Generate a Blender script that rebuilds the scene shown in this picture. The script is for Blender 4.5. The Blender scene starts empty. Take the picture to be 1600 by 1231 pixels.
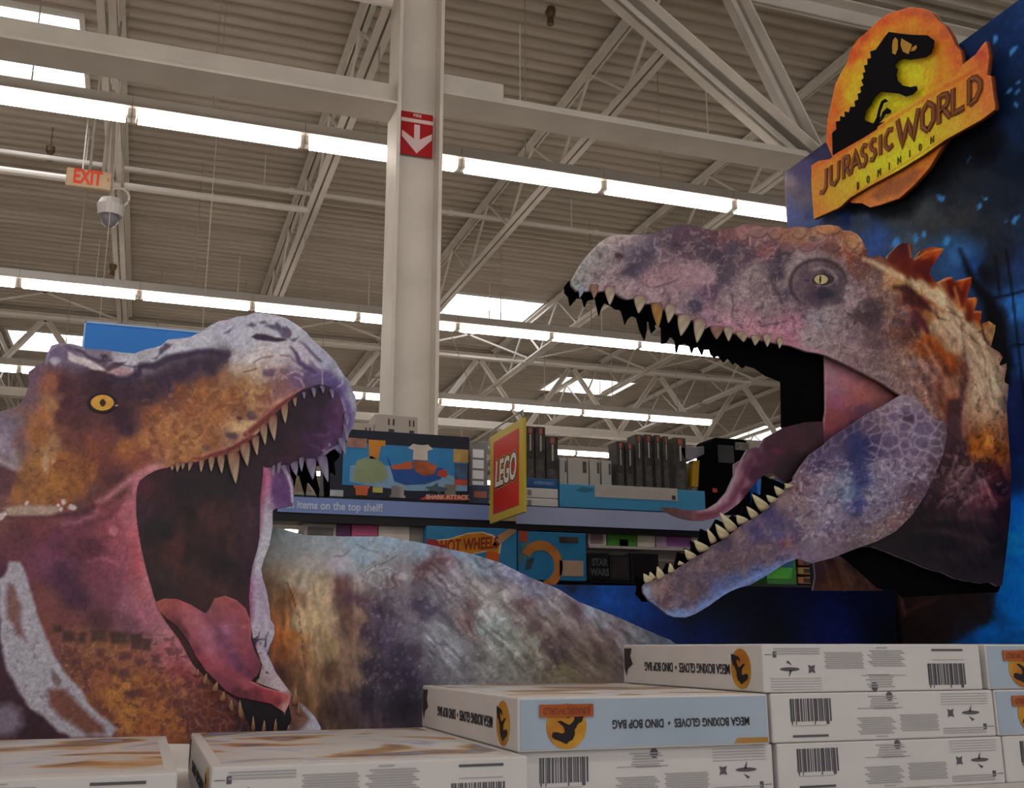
import bpy, bmesh, math, random
import numpy as np
from mathutils import Vector, Matrix
random.seed(7)
S = bpy.context.scene
# ------------------------------------------------------------ camera, world, exposure
CAM = np.array([0.0, 0.0, 1.55]); PITCH = math.radians(13.6); YAW = math.radians(19.06); FPX = 1640.0
cd = bpy.data.cameras.new('camera'); cam = bpy.data.objects.new('camera', cd)
S.collection.objects.link(cam); S.camera = cam
cam.location = CAM; cam.rotation_euler = (math.radians(90) + PITCH, 0, -YAW)
cd.sensor_width = 36; cd.lens = 36 * FPX / 1600; cd.clip_start = .05; cd.clip_end = 200
W = bpy.data.worlds.new('world'); S.world = W; W.use_nodes = True
W.node_tree.nodes['Background'].inputs[0].default_value = (0.80, 0.78, 0.77, 1)
W.node_tree.nodes['Background'].inputs[1].default_value = 0.78
S.view_settings.view_transform = 'Standard'; S.view_settings.look = 'None'
S.view_settings.exposure = 0.0; S.view_settings.gamma = 1.0; S.view_settings.use_curve_mapping = False
TUBE = 12.0          # brightness of the strip light diffusers
SKY = 5.0           # brightness of the daylight in the skylights

# ------------------------------------------------------------ helpers
def ray(x, y):
    r = (x - 800) / FPX; u = -(y - 615.5) / FPX
    fw = math.cos(PITCH) - u * math.sin(PITCH); up = math.sin(PITCH) + u * math.cos(PITCH)
    return np.array([r * math.cos(YAW) + fw * math.sin(YAW), -r * math.sin(YAW) + fw * math.cos(YAW), up])
def aY(x, y, Y): d = ray(x, y); return CAM + d * (Y / d[1])
def aX(x, y, X): d = ray(x, y); return CAM + d * (X / d[0])
def cv(pts, x0, y0, s): return [(x0 + a * s, y0 + b * s) for a, b in pts]
def lin(c): return c / 12.92 if c <= .04045 else ((c + .055) / 1.055) ** 2.4
def hexlin(h): return tuple(lin(int(h[i:i + 2], 16) / 255) for i in (0, 2, 4))
def C3(h): return hexlin(h) + (1,)

MATS = {}
def mat(name, h, rough=.6, var=.12, scale=8.0, metal=0.0, emit=0.0, bump=0.0, h2=None, stretch=None):
    if name in MATS: return MATS[name]
    m = bpy.data.materials.new(name); m.use_nodes = True; nt = m.node_tree; N = nt.nodes; L = nt.links
    b = N['Principled BSDF']; b.inputs['Roughness'].default_value = rough; b.inputs['Metallic'].default_value = metal
    b.inputs['Specular IOR Level'].default_value = .3
    col = C3(h)
    tc = N.new('ShaderNodeTexCoord'); no = N.new('ShaderNodeTexNoise'); no.inputs['Scale'].default_value = scale
    no.inputs['Detail'].default_value = 4
    if stretch:
        mp = N.new('ShaderNodeMapping'); mp.inputs['Scale'].default_value = stretch
        L.new(tc.outputs['Object'], mp.inputs[0]); L.new(mp.outputs[0], no.inputs[0])
    else: L.new(tc.outputs['Object'], no.inputs[0])
    mx = N.new('ShaderNodeMix'); mx.data_type = 'RGBA'
    mx.inputs[6].default_value = col
    d = C3(h2) if h2 else tuple(c * (1 - var) for c in col[:3]) + (1,)
    mx.inputs[7].default_value = d
    rp = N.new('ShaderNodeMapRange'); rp.inputs[1].default_value = .35; rp.inputs[2].default_value = .65
    L.new(no.outputs[0], rp.inputs[0]); L.new(rp.outputs[0], mx.inputs[0]); L.new(mx.outputs[2], b.inputs['Base Color'])
    if bump:
        bp = N.new('ShaderNodeBump'); bp.inputs['Strength'].default_value = bump; bp.inputs['Distance'].default_value = .002
        L.new(no.outputs[0], bp.inputs['Height']); L.new(bp.outputs[0], b.inputs['Normal'])
    if emit:
        b.inputs['Emission Color'].default_value = col; b.inputs['Emission Strength'].default_value = emit
    MATS[name] = m; return m

def colmat(name, rough=.55, var=.18, scale=60.0, spec=.3):
    """printed surface: colours stored with the mesh, fine procedural grain on top"""
    if name in MATS: return MATS[name]
    m = bpy.data.materials.new(name); m.use_nodes = True; nt = m.node_tree; N = nt.nodes; L = nt.links
    b = N['Principled BSDF']; b.inputs['Roughness'].default_value = rough; b.inputs['Specular IOR Level'].default_value = spec
    at = N.new('ShaderNodeAttribute'); at.attribute_name = 'print'
    tc = N.new('ShaderNodeTexCoord'); no = N.new('ShaderNodeTexNoise'); no.inputs['Scale'].default_value = scale
    no.inputs['Detail'].default_value = 5; no.inputs['Roughness'].default_value = .7
    L.new(tc.outputs['Object'], no.inputs[0])
    rp = N.new('ShaderNodeMapRange'); rp.inputs[1].default_value = .3; rp.inputs[2].default_value = .7
    rp.inputs[3].default_value = 1 - var; rp.inputs[4].default_value = 1 + var
    L.new(no.outputs[0], rp.inputs[0])
    vm = N.new('ShaderNodeVectorMath'); vm.operation = 'SCALE'
    L.new(at.outputs['Color'], vm.inputs[0]); L.new(rp.outputs[0], vm.inputs[3]); L.new(vm.outputs[0], b.inputs['Base Color'])
    MATS[name] = m; return m

def tag(o, label=None, cat=None, group=None, kind=None):
    if label: o['label'] = label
    if cat: o['category'] = cat
    if group: o['group'] = group
    if kind: o['kind'] = kind
    return o
def link(o, parent=None):
    S.collection.objects.link(o)
    if parent is not None:
        o.parent = parent; o.matrix_parent_inverse = Matrix.Translation(-parent_loc(parent))
    return o
def parent_loc(p):
    v = Vector(p.location); q = p
    while q.parent: q = q.parent; 
    return Vector(PLOC.get(p.name, (0, 0, 0)))
PLOC = {}
def empty(name, loc, label, cat, group=None):
    o = bpy.data.objects.new(name, None); S.collection.objects.link(o); o.location = loc; o.empty_display_size = .1
    PLOC[o.name] = tuple(loc)
    return tag(o, label, cat, group)

class MB:
    """collects boxes, beams, prisms and tubes and builds them as one mesh"""
    def __init__(s): s.v = []; s.f = []; s.mi = []
    def add(s, v, f, mi=0):
        o = len(s.v); s.v += [tuple(map(float, p)) for p in v]; s.f += [tuple(i + o for i in q) for q in f]; s.mi += [mi] * len(f); return s
    def box(s, x0, x1, y0, y1, z0, z1, mi=0):
        v = [(x, y, z) for x in (x0, x1) for y in (y0, y1) for z in (z0, z1)]
        return s.add(v, [(0, 1, 3, 2), (4, 6, 7, 5), (0, 4, 5, 1), (2, 3, 7, 6), (0, 2, 6, 4), (1, 5, 7, 3)], mi)
    def beam(s, a, b, w, h, up=(0, 0, 1), mi=0):
        a = Vector(a); b = Vector(b); d = (b - a).normalized(); u = Vector(up)
        r = d.cross(u)
        if r.length < 1e-4: r = d.cross(Vector((1, 0, 0)))
        r.normalize(); u = r.cross(d).normalized()
        v = [p + r * (w / 2 * i) + u * (h / 2 * j) for p in (a, b) for i, j in ((-1, -1), (1, -1), (1, 1), (-1, 1))]
        return s.add(v, [(0, 1, 2, 3), (7, 6, 5, 4), (0, 4, 5, 1), (1, 5, 6, 2), (2, 6, 7, 3), (3, 7, 4, 0)], mi)
    def tube(s, pts, r, n=10, mi=0, caps=True):
        pts = [Vector(p) for p in pts]; rings = []
        for i, p in enumerate(pts):
            d = (pts[min(i + 1, len(pts) - 1)] - pts[max(i - 1, 0)]).normalized()
            u = Vector((0, 0, 1)) if abs(d.z) < .95 else Vector((1, 0, 0))
            a = d.cross(u).normalized(); b = d.cross(a)
            rr = r[i] if isinstance(r, (list, tuple)) else r
            rings.append([p + a * (rr * math.cos(2 * math.pi * k / n)) + b * (rr * math.sin(2 * math.pi * k / n)) for k in range(n)])
        v = [q for R in rings for q in R]
        f = [(i * n + k, i * n + (k + 1) % n, (i + 1) * n + (k + 1) % n, (i + 1) * n + k) for i in range(len(pts) - 1) for k in range(n)]
        if caps: f += [tuple(range(n))[::-1], tuple((len(pts) - 1) * n + k for k in range(n))]
        return s.add(v, f, mi)
    def prism(s, pts, off, mi=0):
        """flat 3D polygon extruded by vector off"""
        n = len(pts); a = [Vector(p) for p in pts]; b = [p + Vector(off) for p in a]
        return s.add(a + b, [tuple(range(n)), tuple(range(2 * n - 1, n - 1, -1))] + [(i, i + n, (i + 1) % n + n, (i + 1) % n) for i in range(n)], mi)
    def build(s, name, m, parent=None, bevel=0, smooth=False, **t):
        me = bpy.data.meshes.new(name); me.from_pydata(s.v, [], s.f)
        for q in (m if isinstance(m, list) else [m]): me.materials.append(q)
        me.polygons.foreach_set('material_index', s.mi)
        bm = bmesh.new(); bm.from_mesh(me); bmesh.ops.recalc_face_normals(bm, faces=bm.faces); bm.to_mesh(me); bm.free()
        if smooth: me.polygons.foreach_set('use_smooth', [True] * len(me.polygons))
        o = bpy.data.objects.new(name, me); link(o, parent)
        if bevel:
            bv = o.modifiers.new('bevel', 'BEVEL'); bv.width = bevel; bv.segments = 2; bv.limit_method = 'ANGLE'
        return tag(o, **t)

def text(name, s, size, M, m, parent=None, sx=1.0, shear=0.0, bold=0.0, ext=.0006, space=1.0, align='CENTER', **t):
    c = bpy.data.curves.new(name, 'FONT'); c.body = s; c.size = size; c.align_x = align; c.align_y = 'CENTER'
    c.extrude = ext; c.offset = bold; c.shear = shear; c.space_character = space; c.resolution_u = 3
    tmp = bpy.data.objects.new('tmp', c); S.collection.objects.link(tmp)
    dg = bpy.context.evaluated_depsgraph_get()
    me = bpy.data.meshes.new_from_object(tmp.evaluated_get(dg)); bpy.data.objects.remove(tmp); bpy.data.curves.remove(c)
    me.transform(M @ Matrix.Diagonal((sx, 1, 1, 1))); me.materials.clear(); me.materials.append(m); me.name = name
    o = bpy.data.objects.new(name, me); link(o, parent); return tag(o, **t)
def face_front(x, y, z, flip=False):           # text facing the viewer (-Y)
    return Matrix.Translation((x, y, z)) @ Matrix.Rotation(math.pi if flip else 0, 4, 'Y') @ Matrix.Rotation(math.pi / 2, 4, 'X')
def face_left(x, y, z, flip=False):            # text facing -X
    R = Matrix(((0, 0, -1, x), (-1, 0, 0, y), (0, 1, 0, z), (0, 0, 0, 1)))
    return R @ Matrix.Rotation(math.pi if flip else 0, 4, 'Z')

# shared materials
STEEL = mat('painted_steel', 'ddd6cc', .55, .1, 3)
STEELD = mat('dusty_steel', 'a89f94', .65, .15, 3)
DECK = mat('roof_deck_paint', 'c2b8aa', .7, .16, 2.2, stretch=(.3, 2, 1), h2='b3a99b')
GALV = mat('galvanised', 'b9b6b2', .4, .15, 10, metal=.3)
HOUS = mat('fixture_housing', 'b5aea5', .5, .08, 5)
DIFF = mat('light_diffuser', 'fff4ea', .4, .02, 3, emit=TUBE)
BLACK = mat('black_paint', '070608', .9, .2, 12)
BLACK.node_tree.nodes['Principled BSDF'].inputs['Specular IOR Level'].default_value = .05
WHITE = mat('white_card', 'd6d2d0', .55, .05, 14)
INK = mat('grey_ink', '8f8b8c', .6, .15, 30)
INKD = mat('dark_ink', '35333a', .6, .15, 30)
CARDB = mat('brown_cardboard', '8b6d4c', .8, .15, 20)

# ------------------------------------------------------------ setting
ZD = 7.4
o = MB().box(-14, 26, -6, 46, -.1, 0).build('floor', mat('polished_concrete', 'c2b9ae', .35, .12, 1.5), kind='structure')
SK = [(-2.85, -1.0, 9.75, 11.55), (4.55, 6.2, 16.25, 17.95), (-2.8, -1.45, 21.0, 22.4), (8.35, 10.15, 20.85, 22.15),
      (15.5, 17.3, 24, 26), (-9, -7.2, 12, 14), (2.4, 4.2, -3.2, -1.4)]
def deck():
    """corrugated roof deck, ribs along X, with skylight openings"""
    xs = sorted({-14.0, 26.0} | {v for s in SK for v in s[:2]})
    mb = MB(); p = .19; y = -6.0; prof = []
    while y < 46:
        prof += [(y, 0), (y + .03, .045), (y + .10, .045), (y + .13, 0)]; y += p
    ys = [a for a, _ in prof]
    for i in range(len(xs) - 1):
        x0, x1 = xs[i], xs[i + 1]
        vs = [(x, a, ZD + b) for a, b in prof for x in (x0, x1)]
        fs = []
        for k in range(len(prof) - 1):
            ym = (ys[k] + ys[k + 1]) / 2; xm = (x0 + x1) / 2
            if any(s[0] < xm < s[1] and s[2] < ym < s[3] for s in SK): continue
            fs.append((2 * k, 2 * k + 1, 2 * k + 3, 2 * k + 2))
        mb.add(vs, fs)
    return mb
deck().build('ceiling', DECK, kind='structure')
for i, s in enumerate(SK):
    m = MB(); t = .05; z0, z1 = ZD - .03, ZD + .35
    m.box(s[0] - t, s[0], s[2] - t, s[3] + t, z0, z1); m.box(s[1], s[1] + t, s[2] - t, s[3] + t, z0, z1)
    m.box(s[0], s[1], s[2] - t, s[2], z0, z1); m.box(s[0], s[1], s[3], s[3] + t, z0, z1)
    w = m.build('window_%d' % (i + 1), mat('skylight_curb', 'd8d4cc', .5, .05), kind='structure')
    PLOC[w.name] = (0, 0, 0)
    MB().box(s[0], s[1], s[2], s[3], z1 - .03, z1).build('skylight_pane', mat('skylight_glazing', 'f4f6ff', .3, .03, 2, emit=SKY), w)
WALLP = mat('painted_block_wall', 'c9c4ba', .8, .08, 3)
MB().box(-14, 26, 45.8, 46, 0, 7.4).build('wall_back', WALLP, kind='structure')
MB().box(25.8, 26, -6, 45.8, 0, 7.4).build('wall_right', WALLP, kind='structure')
MB().box(-14, -13.8, -6, 45.8, 0, 7.4).build('wall_left', WALLP, kind='structure')

# steel roof joists, ribs running away from the viewer
def joist(x, y0, y1, zt, zb, name='roof_joist', n=None, w=.13, mt=None, along='Y'):
    m = MB()
    def P(a, b, z): return (b, a, z) if along == 'Y' else (a, b, z)
    for dx in (-w / 2 + .012, w / 2 - .012): pass
    def chord(z, sgn):
        # double angle: two L sections back to back with a dark gap
        for q in (-1, 1):
            xx = x + q * (w / 4 + .012)
            m.beam(P(y0, xx, z), P(y1, xx, z), w / 2, .012) if along == 'Y' else m.beam(P(y0, xx, z), P(y1, xx, z), w / 2, .012)
            xi = x + q * .018
            m.beam(P(y0, xi, z - sgn * w / 4), P(y1, xi, z - sgn * w / 4), .012, w / 2)
    chord(zt, 1); chord(zb, -1)
    n = n or max(2, int((y1 - y0) / 1.7)); dy = (y1 - y0) / n
    for i in range(n):
        a = y0 + i * dy
        m.beam(P(a, x, zt - .03), P(a + dy / 2, x, zb + .03), .026, .026); m.beam(P(a + dy / 2, x, zb + .03), P(a + dy, x, zt - .03), .026, .026)
    return m
JX = [-7.7, -5.35, -3.0, -.65, 1.55, 3.95, 6.3, 8.65, 11.0, 13.35, 15.7, 18.05]
where = {-.65: 'nearest the exit sign', 1.55: 'passing behind the white column', 3.95: 'first to the right of the white column', 6.3: 'second to the right of the white column'}
for x in JX:
    for (a, b, far) in ((7.25, 19.3, 0), (19.5, 32, 1), (32.2, 45, 2)):
        if far and x < -4: continue
        o_ = ['at the far left', 'second from the left', 'third from the left', 'nearest the exit sign', 'passing behind the white column', 'just right of the column', 'seventh from the left', 'eighth from the left', 'ninth from the left', 'tenth from the left', 'eleventh from the left', 'twelfth from the left'][JX.index(x)]
        lb = 'open web roof joist, %s bay, %s' % (('near', 'middle', 'farthest')[far], o_)
        joist(x, a, b, ZD - .06, 6.62).build('roof_joist', STEEL, label=lb, cat='roof joist', group='open web roof joists running away under the deck')
# girders crossing at the column
def girder(Y, x0, x1, zt, zb, xs_panel, label, big=True, leg=.8):
    g = empty('roof_girder', (x0, Y, zb), label, 'girder', 'heavy roof girders along the light rows')
    w = .26 if big else .2
    bc = MB()
    bc.box(x0, x1, Y - w * .6, Y + w * .6, zb, zb + .02)
    for q in (-1, 1): bc.box(x0, x1, Y + q * .05 - .01, Y + q * .05 + .01, zb + .02, zb + w * leg)
    bc.build('bottom_chord', STEEL, g)
    tc = MB()
    for q in (-1, 1): tc.beam((x0, Y + q * (w / 4 + .01), zt), (x1, Y + q * (w / 4 + .01), zt), w / 2, .02); tc.beam((x0, Y + q * .02, zt - w / 4), (x1, Y + q * .02, zt - w / 4), .02, w / 2)
    tc.build('top_chord', STEEL, g)
    for (a, b, c) in xs_panel:
        m = MB(); m.beam((a, Y - .05, zt - .05), (b, Y - .05, zb + .08), .014, c, up=(0, 1, 0)); m.beam((a, Y + .05, zt - .05), (b, Y + .05, zb + .08), .014, c, up=(0, 1, 0))
        m.beam((a, Y, zt - .05), (b, Y, zb + .08), .11, .014, up=(0, 1, 0))
        m.build('diagonal', STEEL, g)
    return g
girder(7.1, -9, 1.5, ZD - .14, 5.47, [(-5.3, -4.2, .1), (-3, -4.1, .1)], 'heavy white roof girder meeting the left side of the column')
girder(7.1, 1.84, 16, ZD - .14, 5.62, [(3.0, 5.18, .3), (4.5, 5.25, .2), (6.35, 5.45, .26), (7.4, 5.7, .12), (8.6, 10, .12), (11.4, 10.1, .12)], 'heavy white roof girder between the column and the lit logo board', leg=.42)
girder(19.4, -9, 24, ZD - .14, 5.75, [(x, x + 1.0, .1) for x in range(-8, 22, 2)] + [(x + 2, x + 1.0, .1) for x in range(-8, 22, 2)], 'far white roof girder crossing behind the third light row', False)
girder(32.1, -9, 24, ZD - .14, 5.75, [(x, x + 1.0, .1) for x in range(-2, 22, 2)] + [(x + 2, x + 1.0, .1) for x in range(-2, 22, 2)], 'most distant white roof girder near the back of the store', False)
# bridging and pipes
for i, (y, z, r, x0, x1, lb) in enumerate([(8.45, 6.5, .035, 2.1, 9.0, 'thin white sprinkler pipe above the nearest light row'), (11.75, 6.6, .04, -8, 1.5, 'white sprinkler pipe passing behind the exit sign'),
        (12.05, 6.95, .03, -8, 9, 'slim white pipe hung high behind the nearest light row'), (15.6, 6.55, .035, -8, 18, 'white sprinkler pipe behind the second light row'), (24, 6.3, .05, -8, 20, 'white sprinkler pipe beyond the far girder'),
        (7.0, 6.35, .05, -8, 1.45, 'pale pipe lying along the near girder left of the column')]):
    m = MB().tube([(x0, y, z), (x1, y, z)], r, 10)
    for k in range(int(x0) + 1, int(x1), 2): m.tube([(k, y, z), (k, y, ZD - .02)], .008, 6); m.tube([(k + .3, y, z), (k + .37, y, z)], r * 1.35, 10)
    m.build('sprinkler_pipe', STEEL, label=lb, cat='pipe')
for k, (x0, x1) in enumerate([(3.95, 6.3), (6.3, 8.65), (8.65, 11), (1.55, 3.95), (-3, -.65)]):
    x0 += .08; x1 -= .08
    m = MB(); y = 17.2
    m.beam((x0, y, ZD - .1), (x1, y, 6.65), .03, .03); m.beam((x0, y, 6.65), (x1, y, ZD - .1), .03, .03); m.beam((x0, y + .1, 6.6), (x1, y + .1, 6.6), .04, .04)
    m.build('cross_bracing', STEEL, label='crossed thin steel braces behind the second light row, ' + ['right of the column', 'above the large dinosaur jaw', 'farthest right', 'hidden behind the column', 'at the left edge'][k], cat='brace', group='crossed braces between the roof joists')

# column
def column(x0, x1, yc, label, gx=None):
    c = empty('steel_column', (x0, yc, 0), label, 'column')
    d = .17; t = .028
    MB().box(x0, x0 + t, yc - d, yc + d, 0, ZD - .1).build('flange', STEEL, c, bevel=.003)
    MB().box(x1 - t, x1, yc - d, yc + d, 0, ZD - .1).build('flange', STEEL, c, bevel=.003)
    MB().box(x0 + t, x1 - t, yc - .02, yc + .02, 0, ZD - .1).build('web', STEEL, c)
    MB().box(x0 - .12, x1 + .12, yc - d - .06, yc + d + .06, 0, .03).build('base_plate', STEELD, c)
    return c
col = column(1.5, 1.85, 7.1, 'tall white steel column with a red arrow sign')
MB().box(1.86, 2.35, 7.0, 7.2, 5.66, 5.82).build('connection_plate', STEEL, col, bevel=.004)
RED = mat('red_sign_face', 'b00c18', .45, .06, 9)
SIGNW = mat('pink_white_print', 'e3c8c8', .5, .05, 9)
s0 = aY(612, 158, 6.9); s1 = aY(661, 230, 6.9)
sx0, sx1, sz1, sz0 = 1.555, 1.80, s0[2] + .02, s1[2] + .0
a = empty('arrow_sign', (sx0, 7.03, sz0), 'red sign with a white arrow pointing down, on the column', 'sign')
MB().box(sx0, sx1, 7.045, 7.055, sz0, sz1).build('sign_plate', RED, a)
MB().box(sx0, sx1, 7.040, 7.046, sz1 - .085, sz1 - .055).build('stripe', SIGNW, a)
cx = (sx0 + sx1) / 2; hh = sz1 - sz0
m = MB(); m.prism([(cx - .022, 7.04, sz1 - .1), (cx + .022, 7.04, sz1 - .1), (cx + .022, 7.04, sz0 + .13), (cx + .115, 7.04, sz0 + .19), (cx + .115, 7.04, sz0 + .14), (cx, 7.04, sz0 + .015), (cx - .115, 7.04, sz0 + .14), (cx - .115, 7.04, sz0 + .19), (cx - .022, 7.04, sz0 + .13)], (0, .006, 0)).build('arrow', SIGNW, a)
text('lettering', 'FIRE', .035, face_front(cx, 7.039, sz1 - .028), SIGNW, a, bold=.001)

# strip lights
def light_unit(x, y, z, label, group, per_=1.298):
    g = empty('strip_light', (x, y, z), label, 'light', group)
    m = MB(); m.box(x, x + per_, y - .045, y + .045, z + .06, z + .16)
    m.box(x, x + per_, y - .1, y + .1, z + .045, z + .062)
    m.box(x, x + .03, y - .05, y + .05, z - .03, z + .05); m.box(x + per_ - .03, x + per_, y - .05, y + .05, z - .03, z + .05)
    m.build('housing', HOUS, g)
    pr = [(y - .062, z + .045), (y - .062, z + .0), (y - .045, z - .035), (y, z - .05), (y + .045, z - .035), (y + .062, z + .0), (y + .062, z + .045)]
    MB().prism([(x + .045, a, b) for a, b in pr], (per_ - .09, 0, 0)).build('diffuser', DIFF, g)
    return g
def hanger(x, y, z, g):
    xt = x + .6
    for q in SK:
        if q[0] - .05 < xt < q[1] + .05 and q[2] - .05 < y < q[3] + .05: xt = q[0] - .1 if xt - q[0] < q[1] - xt else q[1] + .1
    MB().tube([(x + .6, y, z + .16), (xt, y, ZD)], .006, 6).build('hanger_rod', STEELD, g)
rows = [(-4.9, -10.6, 12, 'farthest row behind the viewer'), (-.6, -12, 13, 'row behind the viewer'), (3.75, -12, 13, 'row overhead'), (8.06, -4.26, 9, 'nearest row behind the column'), (12.6, -4.22, 10, 'second row'), (16.78, -3.25, 10, 'third row'), (20.5, -3.2, 12, 'fourth row')]
rows += [(Y, -2, 10, 'distant row %s' % q) for Y, q in ((25.0, 'beyond the fourth'), (29.3, 'two beyond the fourth'), (33.5, 'three beyond the fourth'), (38.0, 'at the back of the store'))]
nm = ['leftmost visible piece', 'second piece from the left', 'third piece from the left', 'fourth piece from the left', 'fifth piece from the left', 'sixth piece from the left', 'seventh piece from the left', 'eighth piece from the left', 'ninth piece from the left', 'tenth piece from the left']
for (Y, x0, n, lb) in rows:
    if Y == 8.06: x0 = .97 - 1.34 * 9; per = 1.34; n = 14
    elif Y == 12.6: x0 = .99 - 1.303 * 8; per = 1.303; n = 15
    elif Y == 16.78: x0 = 7.11 - 1.303 * 8; per = 1.303
    else: per = 1.303
    for k in range(n):
        if Y == 20.5 and not (k >= 8): continue
        o_ = '%s the left' % ['first from', 'second from', 'third from', 'fourth from', 'fifth from', 'sixth from', 'seventh from', 'eighth from', 'ninth from', 'tenth from', 'eleventh from', 'twelfth from', 'thirteenth from', 'fourteenth from', 'fifteenth from'][k]
        g = light_unit(x0 + k * per, Y, 5.6, 'strip light, %s, %s' % (o_, lb), 'lit strip lights, %s' % lb, per - .004)
        hanger(x0 + k * per, Y, 5.6, g)


# exit sign, camera, sprinkler heads, hanging blue sign
e = empty('exit_sign', (-.8, 9.6, 4.9), 'beige exit sign with red letters hanging left of the column', 'sign')
p0 = aY(105, 262, 9.6); p1 = aY(172, 307, 9.6)
ex0, ex1, ez0, ez1 = p0[0], p1[0], p1[2] + .05, p0[2]
MB().box(ex0, ex1, 9.57, 9.63, ez0, ez1).build('sign_housing', mat('exit_housing', 'd8bd9c', .5, .06), e, bevel=.015)
text('lettering', 'EXIT', (ez1 - ez0) * 1.1, face_front((ex0 + ex1) / 2 - .01, 9.565, (ez0 + ez1) / 2), mat('exit_red', 'e8503a', .5, .05, emit=.12), e, sx=.62, bold=.006)
text('arrow_mark', '>', (ez1 - ez0) * .5, face_front(ex1 - .03, 9.565, (ez0 + ez1) / 2), mat('exit_red', 'ff4526'), e, sx=.5)
m = MB(); m.tube([((ex0 + ex1) / 2, 9.6, ez1), ((ex0 + ex1) / 2 + .02, 9.6, ZD)], .012, 8); m.tube([((ex0 + ex1) / 2 + .12, 9.6, ez1), ((ex0 + ex1) / 2 + .13, 9.6, ZD)], .02, 8); m.build('hanger_rod', STEELD, e)
q = aY(172, 338, 9.8)
c = empty('security_camera', tuple(q), 'white dome security camera with looped conduit below the exit sign', 'camera')
m = MB(); m.tube([(q[0], 9.8, q[2] + .16), (q[0], 9.8, q[2] + .1), (q[0], 9.8, q[2] + .0)], [.1, .125, .11], 18); m.build('camera_housing', mat('camera_white', 'c9c4c6', .4, .05), c, smooth=False)
m = MB(); m.tube([(q[0] + .0, 9.8, q[2] + .0), (q[0], 9.8, q[2] - .05), (q[0], 9.8, q[2] - .09), (q[0], 9.8, q[2] - .11)], [.085, .08, .05, .012], 16); m.build('dome', mat('smoked_dome', '77757f', .15, .05), c, smooth=True)
pts = [(q[0] + .06 + .09 * math.cos(t), 9.8, q[2] + .2 + .09 * math.sin(t)) for t in np.linspace(-2.4, 2.6, 24)]
MB().tube(pts, .012, 8).build('conduit', STEEL, c)
MB().beam((q[0] - .01, 9.82, q[2] + .15), (q[0] - .06, 9.82, 6.7), .09, .03).build('mounting_bar', STEELD, c)
MB().tube([(q[0] + .09, 9.82, q[2] + .15), (q[0] + .03, 9.82, 6.7)], .013, 8).build('conduit', STEELD, c)
def sprinkler(px, py, Y, lb):
    q = aY(px, py, Y)
    m = MB(); m.tube([(q[0], Y, q[2] + .1), (q[0], Y, q[2] + .04), (q[0], Y, q[2])], [.05, .05, .02], 12); m.tube([(q[0], Y, q[2]), (q[0], Y, q[2] - .07)], [.03, .035], 10)
    m.tube([(q[0], Y, q[2] + .1), (q[0], Y, max(ZD, q[2] + .2))], .005, 6)
    m.build('fire_sprinkler', mat('brass_dark', '6d5a40', .4, .2, metal=.4), label=lb, cat='sprinkler')
sprinkler(860, 28, 8.2, 'small brass sprinkler head near the top edge, right of the column')
sprinkler(78, 242, 12.2, 'small sprinkler head just above and left of the exit sign')
sprinkler(176, 424, 14.5, 'small pale sprinkler fitting above the second light row')
h0 = aY(135, 505, 9.0); h1 = aY(335, 522, 9.0); h2 = aY(135, 585, 9.0)
s = empty('hanging_aisle_sign', (h0[0], 9, h2[2]), 'plain blue aisle sign hanging behind the tyrannosaur head', 'sign')
MB().box(h0[0], h1[0], 8.985, 9.015, h2[2], h0[2]).build('sign_face', mat('sign_blue', '2b78cf', .5, .05, 4), s)
MB().box(h0[0] - .012, h1[0], 8.98, 9.02, h0[2], h0[2] + .015).box(h0[0] - .014, h0[0], 8.98, 9.02, h2[2], h0[2] + .015).build('edge_trim', mat('sign_edge', '8fb6e4', .5, .05), s)
m = MB()
for xx in (h0[0] + .1, h1[0] - .1): m.tube([(xx, 9, h0[2]), (xx, 9, ZD)], .003, 6)
m.build('hanger_wire', STEELD, s)
# ------------------------------------------------------------ display stand and toy cartons
T0, BH = 1.262, .099
st = empty('display_stand', (0, 1.7, 0), 'white display stand carrying the cartons and cardboard dinosaurs', 'display stand')
MB().box(-1.6, 2.79, 1.72, 3.6, 1.22, T0).build('stand_top', WHITE, st, bevel=.004)
MB().box(-1.55, 2.75, 1.8, 3.55, .0, 1.22).build('stand_base', mat('stand_blue', '1c3560', .6, .1), st)

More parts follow.
